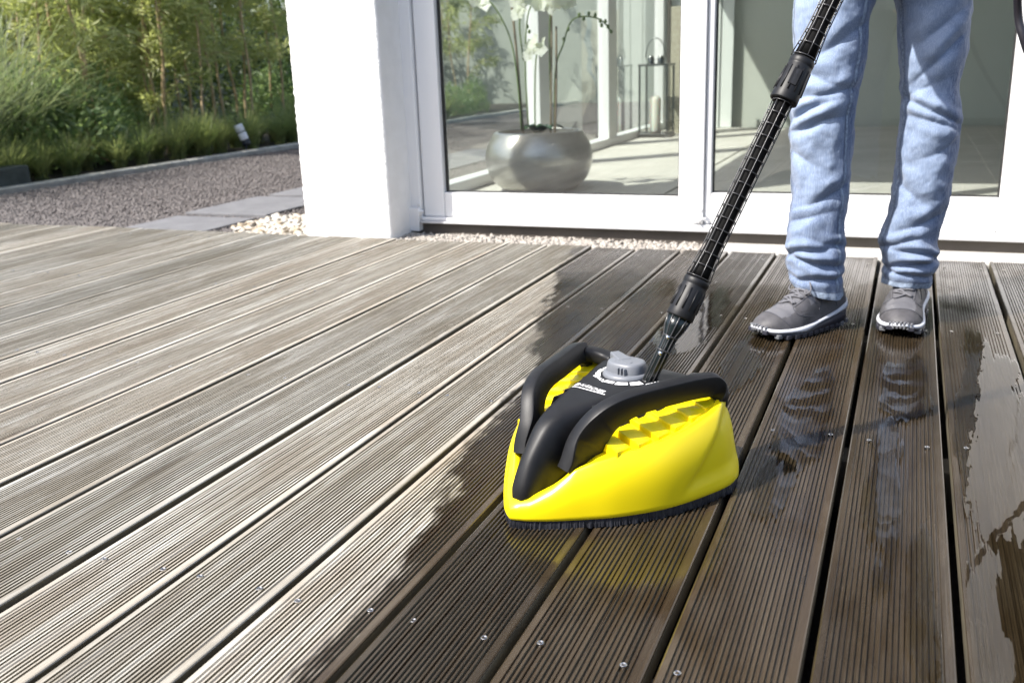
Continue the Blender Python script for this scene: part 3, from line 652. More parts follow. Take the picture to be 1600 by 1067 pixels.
SED = [blades('blades', 300, .38, .0032, s, .75, .35, M['blade']) for s in (1, 2, 3)]
k = 0; yv = 3.6
while yv < 11.5:
    for x in (-5.45, -5.72):
        o = link('sedge_clump', SED[k % 3], None); o.location = (x+rp.uniform(-.06, .06), yv+rp.uniform(-.1, .1), GZ); o.rotation_euler = (0, 0, rp.uniform(0, 6.28)); s = rp.uniform(.75, 1.2); o.scale = (s, s, s)
        tag(o, 'low tuft of dark sedge grass behind the kerb', 'grass tuft', 'sedge tufts along the kerb'); k += 1
    yv += .33
PAM = blades('blades', 520, 1.35, .006, 9, .95, .42, M['bladeb'], 8)
for x, yv, s in ((-5.85, 4.45, 1.05), (-6.2, 5.25, 1.1), (-5.9, 3.55, 1.0)):
    o = link('ornamental_grass', PAM, None); o.location = (x, yv, GZ); o.rotation_euler = (0, 0, rp.uniform(0, 6)); o.scale = (s, s, s)
    tag(o, 'tall arching ornamental grass at the end of the planting bed', 'ornamental grass', 'arching grasses by the slate block')
n = 22000
C = np.stack([rng.uniform(-9.0, -7.6, n), rng.uniform(2.5, 17, n), GZ+1.9*rng.random(n)**.8], -1); D = rng.normal(0, 1, (n, 3)); D[:, 2] -= .3
o = link('hedge_foliage', leaf_cloud('hedge_foliage', C, D, .08+.07*rng.random(n), .014+.012*rng.random(n), M['leafc']), None)
tag(o, 'dense dark foliage filling the back of the garden', 'foliage', kind='stuff')
tag(boxes('boundary_wall', [(-9.6, -9.3, -2, 20, -.16, 1.5)], M['gwall'], None, .01), 'pale grey boundary wall showing between bamboo stems', 'wall')
tag(boxes('end_wall', [(-9.2, -2.2, 15.6, 15.8, -.16, 3.0)], M['gwall'], None, .01), 'grey green wall closing the garden beyond the side glazing', 'wall')
sb = tag(empty('slate_block', (-5.30, 4.42, GZ)), 'dark green slate block lying on the kerb', 'stone')
for a, b in ((-.55, -.20), (-.195, .18)): boxes('slab', [(-.10, .06, a, b, .0, .135)], M['slate'], sb, .012)
# garden spot lamp
d = fw+rt*((377-800)/FPX)-up*((207-533.5)/FPX); t = -5.36/d.x; LP = Vector((0, 0, H))+d*t
lamp = tag(empty('garden_lamp', (LP.x, LP.y, GZ)), 'small white garden spot lamp on spike among the sedge', 'lamp')
zc = LP.z-GZ
for k, (z0, z1) in enumerate(((.005, .068), (-.068, -.005))):
    o = lathe('lamp_shell', [(.034, z0), (.038, z0+.006), (.038, z1-.006), (.034, z1)], M['lampwhite'], lamp, 24, loc=(0, 0, zc)); o.rotation_euler = (R_(12), R_(-16), 0)
o = lathe('socket', [(.03, -.12), (.036, -.11), (.036, -.070)], M['lampdark'], lamp, 20, loc=(0, 0, zc)); o.rotation_euler = (R_(12), R_(-16), 0)
tube_obj('spike', [(.035, 0, -.02), (.03, .01, zc-.09)], .007, M['lampdark'], lamp, 8)
tube_obj('bracket', [(-.03, .0, zc+.07), (-.06, 0, zc+.12), (-.02, 0, zc+.14)], .004, M['lampdark'], lamp, 6)

# ------------------------------------------------------------------ deck cleaner
NX, NY, TH = -.474, 1.106, R_(-23.5)
cl = tag(empty('surface_cleaner', (NX, NY, 0), TH), 'yellow and black pressure washer surface cleaner with grey dial', 'cleaner')
OUT = [(0, 0), (.010, .005), (.026, .016), (.049, .037), (.077, .068), (.106, .104), (.133, .151), (.150, .198), (.162, .26), (.164, .302), (.151, .337), (.118, .357), (.06, .365), (0, .366)]
half = [Vector((u, v, 0)) for u, v in OUT]; HP = [half[0]]+catmull(half[1:], 8)
ring0 = [(p.x, p.y) for p in HP]+[(-p.x, p.y) for p in HP[-2:0:-1]]
def ztop(v): return float(np.interp(v, [0, .012, .03, .055, .08, .11, .17, .23, .29, .33, .37], [.043, .047, .060, .082, .092, .099, .109, .118, .130, .142, .144]))
def ss(a, b, x): t = min(1, max(0, (x-a)/(b-a))); return t*t*(3-2*t)
def ins(u, v, d):
    c = (0, .20); k = 1-d/.16; return (c[0]+(u-c[0])*k, c[1]+(v-c[1])*k)
rings = []; RS = [(-1, .010), (0, .0)]
for f_ in np.linspace(.06, .90, 18): RS.append((f_, None))
V = []; F = []; n = len(ring0)
def add_ring(fn):
    for u, v in ring0:
        V.append(fn(u, v))
def side(f_):
    def fn(u, v):
        zt = ztop(v); z = .017+(zt-.017)*f_; d = .019*f_**3.2
        # scooped facet toward the rear of each flank
        cut = .185+.125*f_**1.3; d += .0055*ss(0, .012, v-cut)*(1-ss(.10, .17, v-cut))*(1-ss(.85, 1., f_))*ss(.05, .30, f_)
        a, b = ins(u, v, d); return (a, b, z)
    return fn
add_ring(lambda u, v: (*ins(u, v, .010), .013)); add_ring(lambda u, v: (*ins(u, v, .002), .0135))
for f_ in list(np.linspace(0, .93, 20))+[.97]: add_ring(side(f_))
add_ring(lambda u, v: (*ins(u, v, .0195), ztop(v)-.0003)); add_ring(lambda u, v: (*ins(u, v, .0235), ztop(v)+.0002)); add_ring(lambda u, v: (*ins(u, v, .027), ztop(v)-.0008))
add_ring(lambda u, v: (*ins(u, v, .0290), ztop(v)-.004)); add_ring(lambda u, v: (*ins(u, v, .050), min(.132, ztop(v)+.000))); add_ring(lambda u, v: (*ins(u, v, .085), min(.128, ztop(v)+.006*ss(.05, .12, v)))); add_ring(lambda u, v: (*ins(u, v, .115), min(.124, ztop(v)+.010*ss(.05, .12, v))))
nr = len(V)//n
for i in range(nr-1):
    for k in range(n): F.append((i*n+k, i*n+(k+1) % n, (i+1)*n+(k+1) % n, (i+1)*n+k))
F.append(tuple((nr-1)*n+k for k in range(n))); F.append(tuple(range(n))[::-1])
skirt = sharp(link('skirt', mesh('skirt', V, F, True), M['yellow'], cl), 38)
# bristle ring
V = []; F = []; rbz = random.Random(3); dens = []
for i in range(n):
    a, b = Vector(ring0[i]+(0,)), Vector(ring0[(i+1) % n]+(0,)); L = (b-a).length; kk = max(2, int(L/.0016))
    dens += [a.lerp(b, j/kk) for j in range(kk)]
N2 = len(dens)
for p in dens:
    j = rbz.uniform(-.0008, .0008); a, b = ins(p.x, p.y, .0045+j); V.append((a, b, .020)); a, b = ins(p.x, p.y, .0025+j*1.5); V.append((a, b, .0065)); a, b = ins(p.x, p.y, .002+j*2+rbz.uniform(-.001, .001)); V.append((a, b, .0+rbz.uniform(-.0006, .0016)))
for i in range(N2):
    q = (i+1) % N2
    for k in (0, 1): F.append((i*3+k, q*3+k, q*3+k+1, i*3+k+1))
link('bristle_ring', mesh('bristle_ring', V, F, False), M['bristle'], cl)
SEC = [(.015, .008, .051, .040, 2.2), (.021, .0145, .066, .044, 2.3), (.033, .0180, .090, .044, 2.4), (.050, .0215, .1135, .046, 2.6), (.068, .0250, .1335, .050, 2.9), (.090, .0290, .1455, .056, 3.4), (.120, .036, .151, .07, 4.5), (.160, .044, .1550, .09, 6), (.20, .054, .1575, .10, 7), (.24, .067, .1590, .105, 8), (.28, .081, .1595, .11, 9), (.312, .093, .158, .115, 8), (.334, .093, .152, .115, 6), (.350, .072, .135, .115, 4)]
# raised yellow vent blocks left and right under the handles
for s in (-1, 1):
    for k in range(6):
        v0 = .118+k*.033; vm = v0+.013; wmax = float(np.interp(vm, [p[1] for p in OUT], [p[0] for p in OUT]))*.80; umin = float(np.interp(vm, [a[0] for a in SEC], [a[1] for a in SEC]))-.004
        bm = bmesh.new(); box_bm(bm, umin, wmax, 0, .0285, -.012, .0018, .0013, 2)
        for q in bm.verts:
            x_ = q.co.x; q.co.y += v0-.20*(x_-.03)+.012; q.co.z += min(.132, ztop(v0+.02))-.001+.17*(wmax-x_); q.co.x *= s
        bmesh.ops.recalc_face_normals(bm, faces=bm.faces); me = bpy.data.meshes.new('vent_block'); bm.to_mesh(me); bm.free(); link('vent_block', me, M['yellow'], cl)
        bm = bmesh.new(); box_bm(bm, umin-.004, umin+.022, 0, .020, -.006, .040, .0012, 1)
        for q in bm.verts:
            x_ = q.co.x; q.co.x -= .016*(q.co.z/.036)*(1 if x_ > umin+.01 else 0); q.co.y += v0+.010-.20*(x_-.03)+.012; q.co.z += min(.132, ztop(v0+.02))+.17*(wmax-x_); q.co.z = min(q.co.z, .150); q.co.x *= s
        bmesh.ops.recalc_face_normals(bm, faces=bm.faces); me = bpy.data.meshes.new('vent_fin'); bm.to_mesh(me); bm.free(); link('vent_fin', me, M['black'], cl)
# black hood: lofted sections (v, half width, top z, bottom z, squareness)
def hood_sec(a):
    v, wv, zt, zb, e = a; o = []
    for k in range(41):
        g_ = math.pi*k/40; c, s_ = math.cos(g_), math.sin(g_); o.append((wv*math.copysign(abs(c)**(2/e), c), v, zb+(zt-zb)*abs(s_)**(2/e)))
    return o
vs_ = [a[0] for a in SEC]; fine = np.linspace(vs_[0], vs_[-1], 60)
def cubic(vq, xs_, ys_):
    P = catmull([(x, y_, 0) for x, y_ in zip(xs_, ys_)], 12); return np.interp(vq, [p.x for p in P], [p.y for p in P])
cols = [cubic(fine, vs_, [a[i] for a in SEC]) for i in range(1, 5)]
V = []; F = []
for i, v in enumerate(fine): V += hood_sec((v, cols[0][i], cols[1][i], cols[2][i], cols[3][i]))
for i in range(len(fine)-1):
    for k in range(40): F.append((i*41+k, (i+1)*41+k, (i+1)*41+k+1, i*41+k+1))
F.append(tuple(range(41))); F.append(tuple((len(fine)-1)*41+k for k in range(41))[::-1])
hood_me = mesh('hood', V, F, True); hood = link('hood', hood_me, M['black'], cl)
bvh = BVHTree.FromPolygons([Vector(v) for v in V], [f for f in F])
def drape(u, v, lift=.0004):
    h = bvh.ray_cast(Vector((u, v, .5)), Vector((0, 0, -1))); return (u, v, (h[0].z if h[0] else .17)+lift)
# handles
for s in (-1, 1):
    P = [(.044*s, .090, .072), (.051*s, .103, .108), (.068*s, .123, .1435), (.084*s, .158, .1595), (.101*s, .215, .1635), (.122*s, .278, .1645), (.1290*s, .302, .158), (.131*s, .310, .138), (.127*s, .310, .116)]
    path_ = catmull(P, 7)
    def sec(i, t):
        hh = float(np.interp(t, [0, .12, .28, .42, .70, .86, 1], [.028, .0265, .0215, .0175, .0168, .0130, .010])); ww = float(np.interp(t, [0, .3, .7, 1], [.012, .0105, .0100, .008]))
        return crect(ww, hh, .0032)
    V, F = sweep(path_, sec, upv=(s*.12, -.2, 1)); hd = sharp(link('handle', mesh('handle', V, F, True), M['black'], cl), 24)
    # bridge from the hood's rear corner out to the handle
    V, F = sweep(catmull([(.075*s, .318, .150), (.096*s, .320, .153), (.114*s, .313, .157), (.126*s, .300, .160)], 5), lambda i, t: rrect(.014, .012, 3.4, 18)); link('bridge', mesh('bridge', V, F, True), M['black'], hd)
# dial
KC = (-.004, .262); kz = drape(*KC)[2]
dial = empty('dial'); dial.parent = cl; dial.location = (KC[0], KC[1], kz-.001)
lathe('base_ring', [(.0365, -.004), (.0365, .003), (.0345, .006), (.031, .007)], M['knob'], dial, 48)
V = []; F = []; nn = 48
prof = [(1.0, .006), (.98, .013), (.94, .0185), (.89, .0215), (.80, .0225)]
for sc_, z in prof:
    for k in range(nn):
        a = 2*math.pi*k/nn; c, s_ = math.cos(a), math.sin(a); e = 2.6
        x = .0310*math.copysign(abs(c)**(2/e), c)*sc_; yv = .0250*math.copysign(abs(s_)**(2/e), s_)*sc_
        V.append((x, yv, z))
for i in range(len(prof)-1):
    for k in range(nn): F.append((i*nn+k, i*nn+(k+1) % nn, (i+1)*nn+(k+1) % nn, (i+1)*nn+k))
F.append(tuple((len(prof)-1)*nn+k for k in range(nn)))
kn = link('knob', mesh('knob', V, F, True), M['knob'], dial); kn.rotation_euler = (0, 0, R_(4))
bm = bmesh.new(); box_bm(bm, -.0115, .0115, .004, .046, .008, .0240, .003, 2)
for q in bm.verts: q.co.x *= 1-.30*(q.co.y-.01)/.033; q.co.z += .03*(q.co.y-.01)
me = bpy.data.meshes.new('pointer'); bm.to_mesh(me); bm.free(); pt_ = link('pointer', me, M['knob'], dial); pt_.rotation_euler = (0, 0, R_(64))
for x in (.004, .010, .016): boxes('grip_rib', [(x-.0011, x+.0011, -.0275, -.0220, .008, .0175)], M['knob'], dial, .0006)
def flat_text(body, size, cu=None):
    c = bpy.data.curves.new('t', 'FONT'); c.body = body; c.size = size; c.align_x = 'CENTER'; c.align_y = 'CENTER'; c.resolution_u = 3; c.offset = size*.018
    o = bpy.data.objects.new('t', c); COL.objects.link(o); bpy.context.view_layer.update(); me = bpy.data.meshes.new_from_object(o)
    bpy.data.objects.remove(o); bpy.data.curves.remove(c); return me
boxes('knob_plate', [(-.015, .015, -.011, -.0035, .0215, .0232)], M['knob'], dial, .0004)
# white dial scale: wedge segments of growing width, draped on the hood
def arc(a0, a1, r0, r1, nseg=10):
    V = []; F = []
    for k in range(nseg+1):
        a = R_(a0+(a1-a0)*k/nseg); t = k/nseg
        for j in range(4):
            rr_ = r0+(r1-r0)*j/3; V.append(drape(KC[0]+rr_*math.cos(a), KC[1]+rr_*math.sin(a), .0005))
    for k in range(nseg):
        for j in range(3): F.append((k*4+j, (k+1)*4+j, (k+1)*4+j+1, k*4+j+1))
    return mesh('scale_mark', V, F)
for a0, a1, r1 in ((168, 184, .0425), (188, 206, .0435), (209, 232, .0445), (262, 284, .0455), (288, 311, .0475), (315, 337, .050)):
    link('scale_mark', arc(a0, a1, .0400, r1+.0035), M['white'], cl)
def draped_text(body, size, u, v, rot, mat=M['white'], squash=1.0, shear=0.):
    me = flat_text(body, size); c, s_ = math.cos(rot), math.sin(rot)
    for q in me.vertices:
        x, yv = (q.co.x+shear*q.co.y)*squash, q.co.y; q.co = drape(u+x*c-yv*s_, v+x*s_+yv*c, .0006)
    return link('lettering', me, mat, cl)
draped_text('POWER', .0100, KC[0]-.0195, KC[1]-.0405, math.pi-R_(24)); draped_text('HARD', .0088, KC[0]+.057, KC[1]-.010, math.pi+R_(72))
draped_text('KÄRCHER', .0112, -.004, .183, R_(-4), squash=.98, shear=.15)
V = [drape(u, v, .0006) for v in (.1735, .1760) for u in np.linspace(-.037, .026, 14)]
link('underline', mesh('underline', V, [(k, k+1, k+15, k+14) for k in range(13)]), M['white'], cl)
# small white emblem before the lettering
V = [drape(u, v, .0006) for v in np.linspace(.1800, .1890, 4) for u in np.linspace(-.039, -.0315, 4)]
link('emblem', mesh('emblem', V, [(r*4+c, r*4+c+1, r*4+c+5, r*4+c+4) for r in range(3) for c in range(3) if (r, c) != (1, 1)]), M['white'], cl)

# ------------------------------------------------------------------ lance
def pt(px, py, wdep): return Vector((0, 0, H))+(fw+rt*((px-800)/FPX)-up*((py-533.5)/FPX))*wdep
LA, LB = pt(1026, 570, 1.432), pt(1300, 0, 1.415)
LD = (LB-LA).normalized(); LL = (LB-LA).length
def fy(y): return (570-y)/570*LL
q = LD.to_track_quat('Z', 'Y').to_matrix().to_4x4()
lance = tag(empty('spray_lance', LA), 'black ribbed spray lance with two collars rising from the yellow cleaner', 'lance')
lance.rotation_euler = LD.to_track_quat('Z', 'Y').to_euler()
LT = 1.42                       # whole lance, up to the trigger gun in the hands
lathe('core', [(.0075, -.05), (.0075, fy(525)), (.0125, fy(505)), (.0125, fy(440)), (.0115, fy(400)), (.0115, LT)], M['core'], lance, 24)
# neck with fins
parts = []
for k in range(10):
    a = 2*math.pi*k/10; c, s_ = math.cos(a), math.sin(a)
    prof = [(-.045, .0092), (fy(540), .0098), (fy(526), .0105), (fy(512), .0158), (fy(494), .0188)]
    parts.append(tube([(c*r_, s_*r_, z) for z, r_ in prof], .0014, 5))
for z, r_ in ((-.03, .0095), (fy(548), .0098), (fy(526), .0108)): parts.append(tube([(r_*math.cos(t), r_*math.sin(t), z) for t in np.linspace(0, 2*math.pi, 25)], .0016, 5, False))
V, F = join(parts); link('neck_fins', mesh('neck_fins', V, F, True), M['rib'], lance)
lathe('neck', [(.0093, -.05), (.0098, fy(540)), (.0106, fy(526)), (.0158, fy(512)), (.0186, fy(494))], M['gloss'], lance, 28)
for z in (fy(553), fy(528)):
    for a in (2.2, 5.3):
        o = lathe('pin', [(.0032, 0), (.0030, .002), (.0001, .0028)], M['steelpin'], lance, 12, loc=(.0102*math.cos(a), .0102*math.sin(a), z)); o.rotation_euler = Vector((math.cos(a), math.sin(a), 0)).to_track_quat('Z', 'Y').to_euler()
def collar(z0, z1, r0, r1, ribs=True, plate=False):
    o = lathe('collar', [(r0-.004, z0), (r0-.0005, z0+.0005), (r0, z0+.002), (r0*.985, z0+.010), (r1, z1-.014), (r1*.99, z1-.0135), (r1*.985, z1-.011), (r1*1.01, z1-.010), (r1*1.01, z1-.004), (r1*.96, z1-.001), (r1-.006, z1)], M['black'], lance, 40)
    P = []
    for k in range(12):
        a = 2*math.pi*k/12+.26; c, s_ = math.cos(a), math.sin(a)
        P.append(tube([(c*r0*.99, s_*r0*.99, z0+.014), (c*r1*1.0, s_*r1*1.0, z1-.018)], .0014, 5))
    V, F = join(P); link('grip_rib', mesh('grip_rib', V, F, True), M['black'], o)
    return o
collar(fy(496), fy(434), .0212, .0196); c2 = collar(fy(158), fy(92), .0212, .0188)
# label plate on the upper collar, facing the camera
view = (Vector((0, 0, H))-(LA+LD*fy(125))).normalized(); vl = lance.rotation_euler.to_matrix().inverted() @ view; av = math.atan2(vl.y, vl.x)
bm = bmesh.new(); box_bm(bm, -.0065, .0065, -.013, .013, -.001, .0016, .0008, 1); me = bpy.data.meshes.new('label_plate'); bm.to_mesh(me); bm.free()
mt = Matrix.Translation((.0198*math.cos(av), .0198*math.sin(av), fy(125))) @ Matrix.Rotation(av, 4, 'Z') @ Matrix.Rotation(math.pi/2, 4, 'Z') @ Matrix.Rotation(math.pi/2, 4, 'X')
lp = link('label_plate', me, M['black'], lance); lp.matrix_local = mt
tm = flat_text('KÄRCHER', .0048); tt = link('plate_lettering', tm, M['rib'], lp); tt.rotation_euler = (0, 0, math.pi/2); tt.location = (0, 0, .0018)
def lattice(z0, z1, flare0):
    P = []; nring = max(2, round((z1-z0)/.0196)); rr0 = .0152
    def rad(z): return rr0+.0040*max(0, 1-(z-z0)/.045)*flare0
    for k in range(nring+1):
        z = z0+(z1-z0)*k/nring; r_ = rad(z); P.append(tube([(r_*math.cos(t), r_*math.sin(t), z) for t in np.linspace(0, 2*math.pi, 33)], .00095, 5, False))
    zs = np.linspace(z0, z1, 24)
    for k in range(8):
        a = 2*math.pi*(k+.35)/8; P.append(tube([(rad(z)*math.cos(a), rad(z)*math.sin(a), z) for z in zs], .0010, 5))
    V, F = join(P); link('lattice_sleeve', mesh('lattice_sleeve', V, F, True), M['rib'], lance)
    Vb = []; 
    lathe('sleeve_tube', [(rad(z)-.0032, z) for z in zs], M['core'], lance, 28)
lattice(fy(433), fy(160), 1.0); lattice(fy(91), LT-.34, 1.0)
# trigger gun at the upper end
lathe('gun_collar', [(.014, LT-.345), (.022, LT-.34), (.022, LT-.27), (.016, LT-.26)], M['black'], lance, 28)
V, F = sweep(catmull([(0, 0, LT-.30), (0, 0, LT-.15), (0, .0, LT-.02)], 6), lambda i, t: rrect(.018, .022, 3, 20), upv=(0, 1, 0)); link('gun_body', mesh('gun_body', V, F, True), M['yellow'], lance)
V, F = sweep(catmull([(0, -.0, LT-.05), (0, -.05, LT+.0), (0, -.115, LT+.02)], 6), lambda i, t: rrect(.015, .019, 2.6, 18), upv=(1, 0, 0)); link('gun_grip', mesh('gun_grip', V, F, True), M['black'], lance)
GUN = LA+LD*(LT-.16); GUN2 = LA+LD*(LT-.42)

# ------------------------------------------------------------------ person
person = tag(empty('person', (-.07, 2.35, 0)), 'person in faded blue jeans and grey shoes holding the black lance', 'person')
PO = Vector((-.07, 2.35, 0))
def padd(o): o.parent = person; o.matrix_parent_inverse = Matrix.Translation(-PO); return o
LEGA = [(-.172, 2.285, .090, .060), (-.177, 2.285, .110, .0625), (-.180, 2.282, .162, .0665), (-.183, 2.28, .229, .068), (-.179, 2.28, .296, .0645), (-.180, 2.278, .360, .067), (-.180, 2.275, .424, .0700), (-.181, 2.272, .487, .0715), (-.177, 2.272, .549, .0735), (-.172, 2.276, .609, .078), (-.174, 2.28, .670, .0822), (-.170, 2.285, .728, .0881), (-.155, 2.30, .80, .095)]
LEGB = [(.018, 2.392, .088, .056), (.020, 2.392, .105, .0575), (.025, 2.388, .151, .0635), (.016, 2.385, .186, .0662), (.018, 2.383, .218, .066), (.031, 2.38, .286, .0645), (.036, 2.378, .351, .0655), (.038, 2.375, .415, .068), (.039, 2.373, .478, .0665), (.034, 2.373, .541, .064), (.034, 2.375, .602, .0715), (.031, 2.38, .663, .0786), (.027, 2.385, .722, .0825), (.012, 2.39, .80, .092)]
def wrap(a): return (a+math.pi) % (2*math.pi)-math.pi
FR = -math.pi/2
# fold: (z, amp, width, tilt, phi0, phi halfwidth)
FOLA = [(.128, .0045, .009, .006, FR+.5, 2.2), (.163, .0085, .011, -.010, FR+.25, 1.5), (.188, .0080, .010, .016, FR-.4, 1.3), (.205, .0045, .010, -.02, FR+.9, 1.0), (.262, .0065, .016, .018, FR-.5, .9), (.312, .0060, .018, .035, FR+.2, 1.2), (.40, .0040, .02, -.03, FR-.7, .9), (.470, .0070, .014, .024, FR-.25, 1.0), (.500, .0085, .013, .030, FR-.45, .9), (.535, .0075, .014, .012, FR+.1, 1.2), (.572, .006, .018, -.03, FR-.3, 1.0), (.64, .005, .02, .05, FR+.3, 1.0)]
FOLB = [(.122, .005, .008, -.008, FR, 2.4), (.147, .0088, .010, .012, FR+.2, 1.6), (.170, .0080, .010, -.016, FR+.5, 1.2), (.196, .0062, .012, .018, FR-.5, 1.1), (.245, .006, .018, .03, FR+.4, .9), (.31, .0042, .02, -.04, FR-.3, 1.0), (.40, .004, .022, .03, FR+.3, 1.1), (.462, .0062, .013, -.022, FR+.35, 1.2), (.487, .0085, .012, -.030, FR+.2, 1.4), (.53, .0050, .018, .03, FR-.5, .9), (.60, .007, .022, .07, FR+.2, .9), (.66, .006, .022, .06, FR+.1, .9)]
def leg_mesh(LG, FOL, seed, hem, nphi=120, nrow=230):
    zs_ = [p[2] for p in LG]; z0, z1 = zs_[0], zs_[-1]; V = []; F = []
    P = catmull([(p[0], p[1], p[2]) for p in LG], 10); Rr = catmull([(p[3], 0, p[2]) for p in LG], 10)
    pz = [p.z for p in P]; rz = [p.z for p in Rr]; rr_ = [p.x for p in Rr]
    for i in range(nrow+1):
        z = z0+(z1-z0)*i/nrow; cx = np.interp(z, pz, [p.x for p in P]); cy = np.interp(z, pz, [p.y for p in P]); r0 = np.interp(z, rz, rr_)
        wz = math.exp(-((z-z0)/.05)); 
        for k in range(nphi):
            ph = 2*math.pi*k/nphi; d = 0
            for fz, am, wd, tl, p0, pw in FOL:
                dp_ = wrap(ph-p0); g_ = math.exp(-(dp_/(pw*.8))**2)
                if g_ < .02: continue
                dz = z-fz-tl*math.sin(dp_)-.006*noise.noise((ph*1.3, fz*40, seed)); wd2 = wd*.78
                d += 1.25*am*g_*(-1.15*math.exp(-abs(dz)/(wd2*.75))+.75*math.exp(-((dz-1.9*wd2)/(1.25*wd2))**2)+.45*math.exp(-((dz+1.9*wd2)/(1.3*wd2))**2))
            c, s_ = math.cos(ph), math.sin(ph)
            d += .0045*noise.noise((c*1.6+seed, s_*1.6, z*14))+.0028*noise.noise((c*3.2, s_*3.2+seed, z*38))+.0010*noise.noise((c*8, s_*8+seed, z*90))
            rr2 = r0*(1+.05*math.cos(2*(ph-FR)))+d
            x, yv = cx+c*rr2, cy+s_*rr2
            zz = z+wz*(hem[0]*c+hem[1]*s_)
            V.append((x, yv, zz))
    for i in range(nrow):
        for k in range(nphi): F.append((i*nphi+k, i*nphi+(k+1) % nphi, (i+1)*nphi+(k+1) % nphi, (i+1)*nphi+k))
    o = len(V)        # turned-in hem
    for k in range(nphi):
        x, yv, zz = V[k]; cx, cy = LG[0][0], LG[0][1]; V.append((cx+(x-cx)*.93, cy+(yv-cy)*.93, zz+.004))
    for k in range(nphi):
        x, yv, zz = V[o+k]; cx, cy = LG[0][0], LG[0][1]; V.append((cx+(x-cx)*.9, cy+(yv-cy)*.9, zz+.05))
    for k in range(nphi):
        q = (k+1) % nphi; F.append((o+k, o+q, q, k)); F.append((o+nphi+k, o+nphi+q, o+q, o+k))
    return V, F
VA, FA = leg_mesh(LEGA, FOLA, 1.3, (-.016, .004)); VB, FB = leg_mesh(LEGB, FOLB, 4.7, (-.004, -.004))
# hips joining both legs
Vh = []; Fh = []; hr = [(.735, .0, .0), (.78, .195, .118), (.84, .19, .122), (.90, .172, .112), (.955, .160, .105)]
for z, a, b in hr[1:]:
    for k in range(48):
        g_ = 2*math.pi*k/48; Vh.append((-.072+a*math.cos(g_), 2.345+b*math.sin(g_), z))
for i in range(3):
    for k in range(48): Fh.append((i*48+k, i*48+(k+1) % 48, (i+1)*48+(k+1) % 48, (i+1)*48+k))
Fh.append(tuple(range(48))[::-1]); Fh.append(tuple(3*48+k for k in range(48)))
V, F = join([(VA, FA), (VB, FB), (Vh, Fh)])
jm = mesh('jeans', V, F, True); fa = jm.attributes.new('fade', 'FLOAT', 'POINT')
fv = []
for LG, nv in ((LEGA, len(VA)), (LEGB, len(VB))):
    zz_, xx_, yy_ = [p[2] for p in LG], [p[0] for p in LG], [p[1] for p in LG]; base_ = len(fv)
    for i in range(nv):
        x, yv, z = V[base_+i]; ph = math.atan2(yv-np.interp(z, zz_, yy_), x-np.interp(z, zz_, xx_)); f_ = math.cos(wrap(ph-FR+.25))
        fv.append(ss(.15, 1., f_)*(.55+.45*math.exp(-((z-.47)/.16)**2)+.3*ss(.5, .7, z)))
fv += [.5]*len(Vh); fa.data.foreach_set('value', fv)
jeans = padd(link('jeans', jm, M['denim']))
# hem bands and seams follow the cloth
def band(Vl, row0, row1, nphi, off, k0=0, k1=None, name='hem', mat=None):
    """strip of cloth lying on rows row0..row1 of a leg"""
    V = []; F = []; ks = range(nphi) if k1 is None else range(k0, k1+1)
    rows = range(row0, row1+1); cnt = len(list(ks))
    for i in rows:
        cx = sum(Vl[i*nphi+k][0] for k in range(nphi))/nphi; cy = sum(Vl[i*nphi+k][1] for k in range(nphi))/nphi
        for k in ks:
            x, yv, z = Vl[i*nphi+k % nphi]; d_ = Vector((x-cx, yv-cy, 0)).normalized()*off; e = .0006 if (i in (row0, row1)) else 0
            V.append((x+d_.x-(d_.x/off)*e*1.5, yv+d_.y-(d_.y/off)*e*1.5, z))
    for i in range(len(list(rows))-1):
        for k in range(cnt if k1 is None else cnt-1): F.append((i*cnt+k, i*cnt+(k+1) % cnt, (i+1)*cnt+(k+1) % cnt, (i+1)*cnt+k))
    me = mesh(name, V, F, True); return padd_sub(link(name, me, mat))
def padd_sub(o): o.parent = jeans; return o
for Vl in (VA, VB):
    band(Vl, 0, 5, 120, .0012, mat=M['hem'])
    band(Vl, 4, 4+1, 120, .0019, name='hem_stitch', mat=M['thread'])
for Vl, kc in ((VA, 107), (VB, 71), (VA, 66)):      # outer / inner leg seams: two lines of stitching on a ridge
    band(Vl, 6, 228, 120, .0011, kc-1, kc+1, 'seam', M['hem'])
    for kk in (kc+2,):
        V = []; F = []
        for i in range(6, 228, 2):
            a, b = Vector(Vl[i*120+kk % 120]), Vector(Vl[(i+1)*120+kk % 120]); cx = sum(Vl[i*120+k][0] for k in range(0, 120, 10))/12; cy = sum(Vl[i*120+k][1] for k in range(0, 120, 10))/12
            n_ = Vector((a.x-cx, a.y-cy, 0)).normalized(); sd_ = n_.cross(Vector((0, 0, 1)))*.0006; o_ = len(V); n_ *= .0012
            V += [a-sd_+n_, a+sd_+n_, b+sd_+n_, b-sd_+n_]; F.append((o_, o_+1, o_+2, o_+3))
        padd_sub(link('stitching', mesh('stitching', V, F), M['thread']))
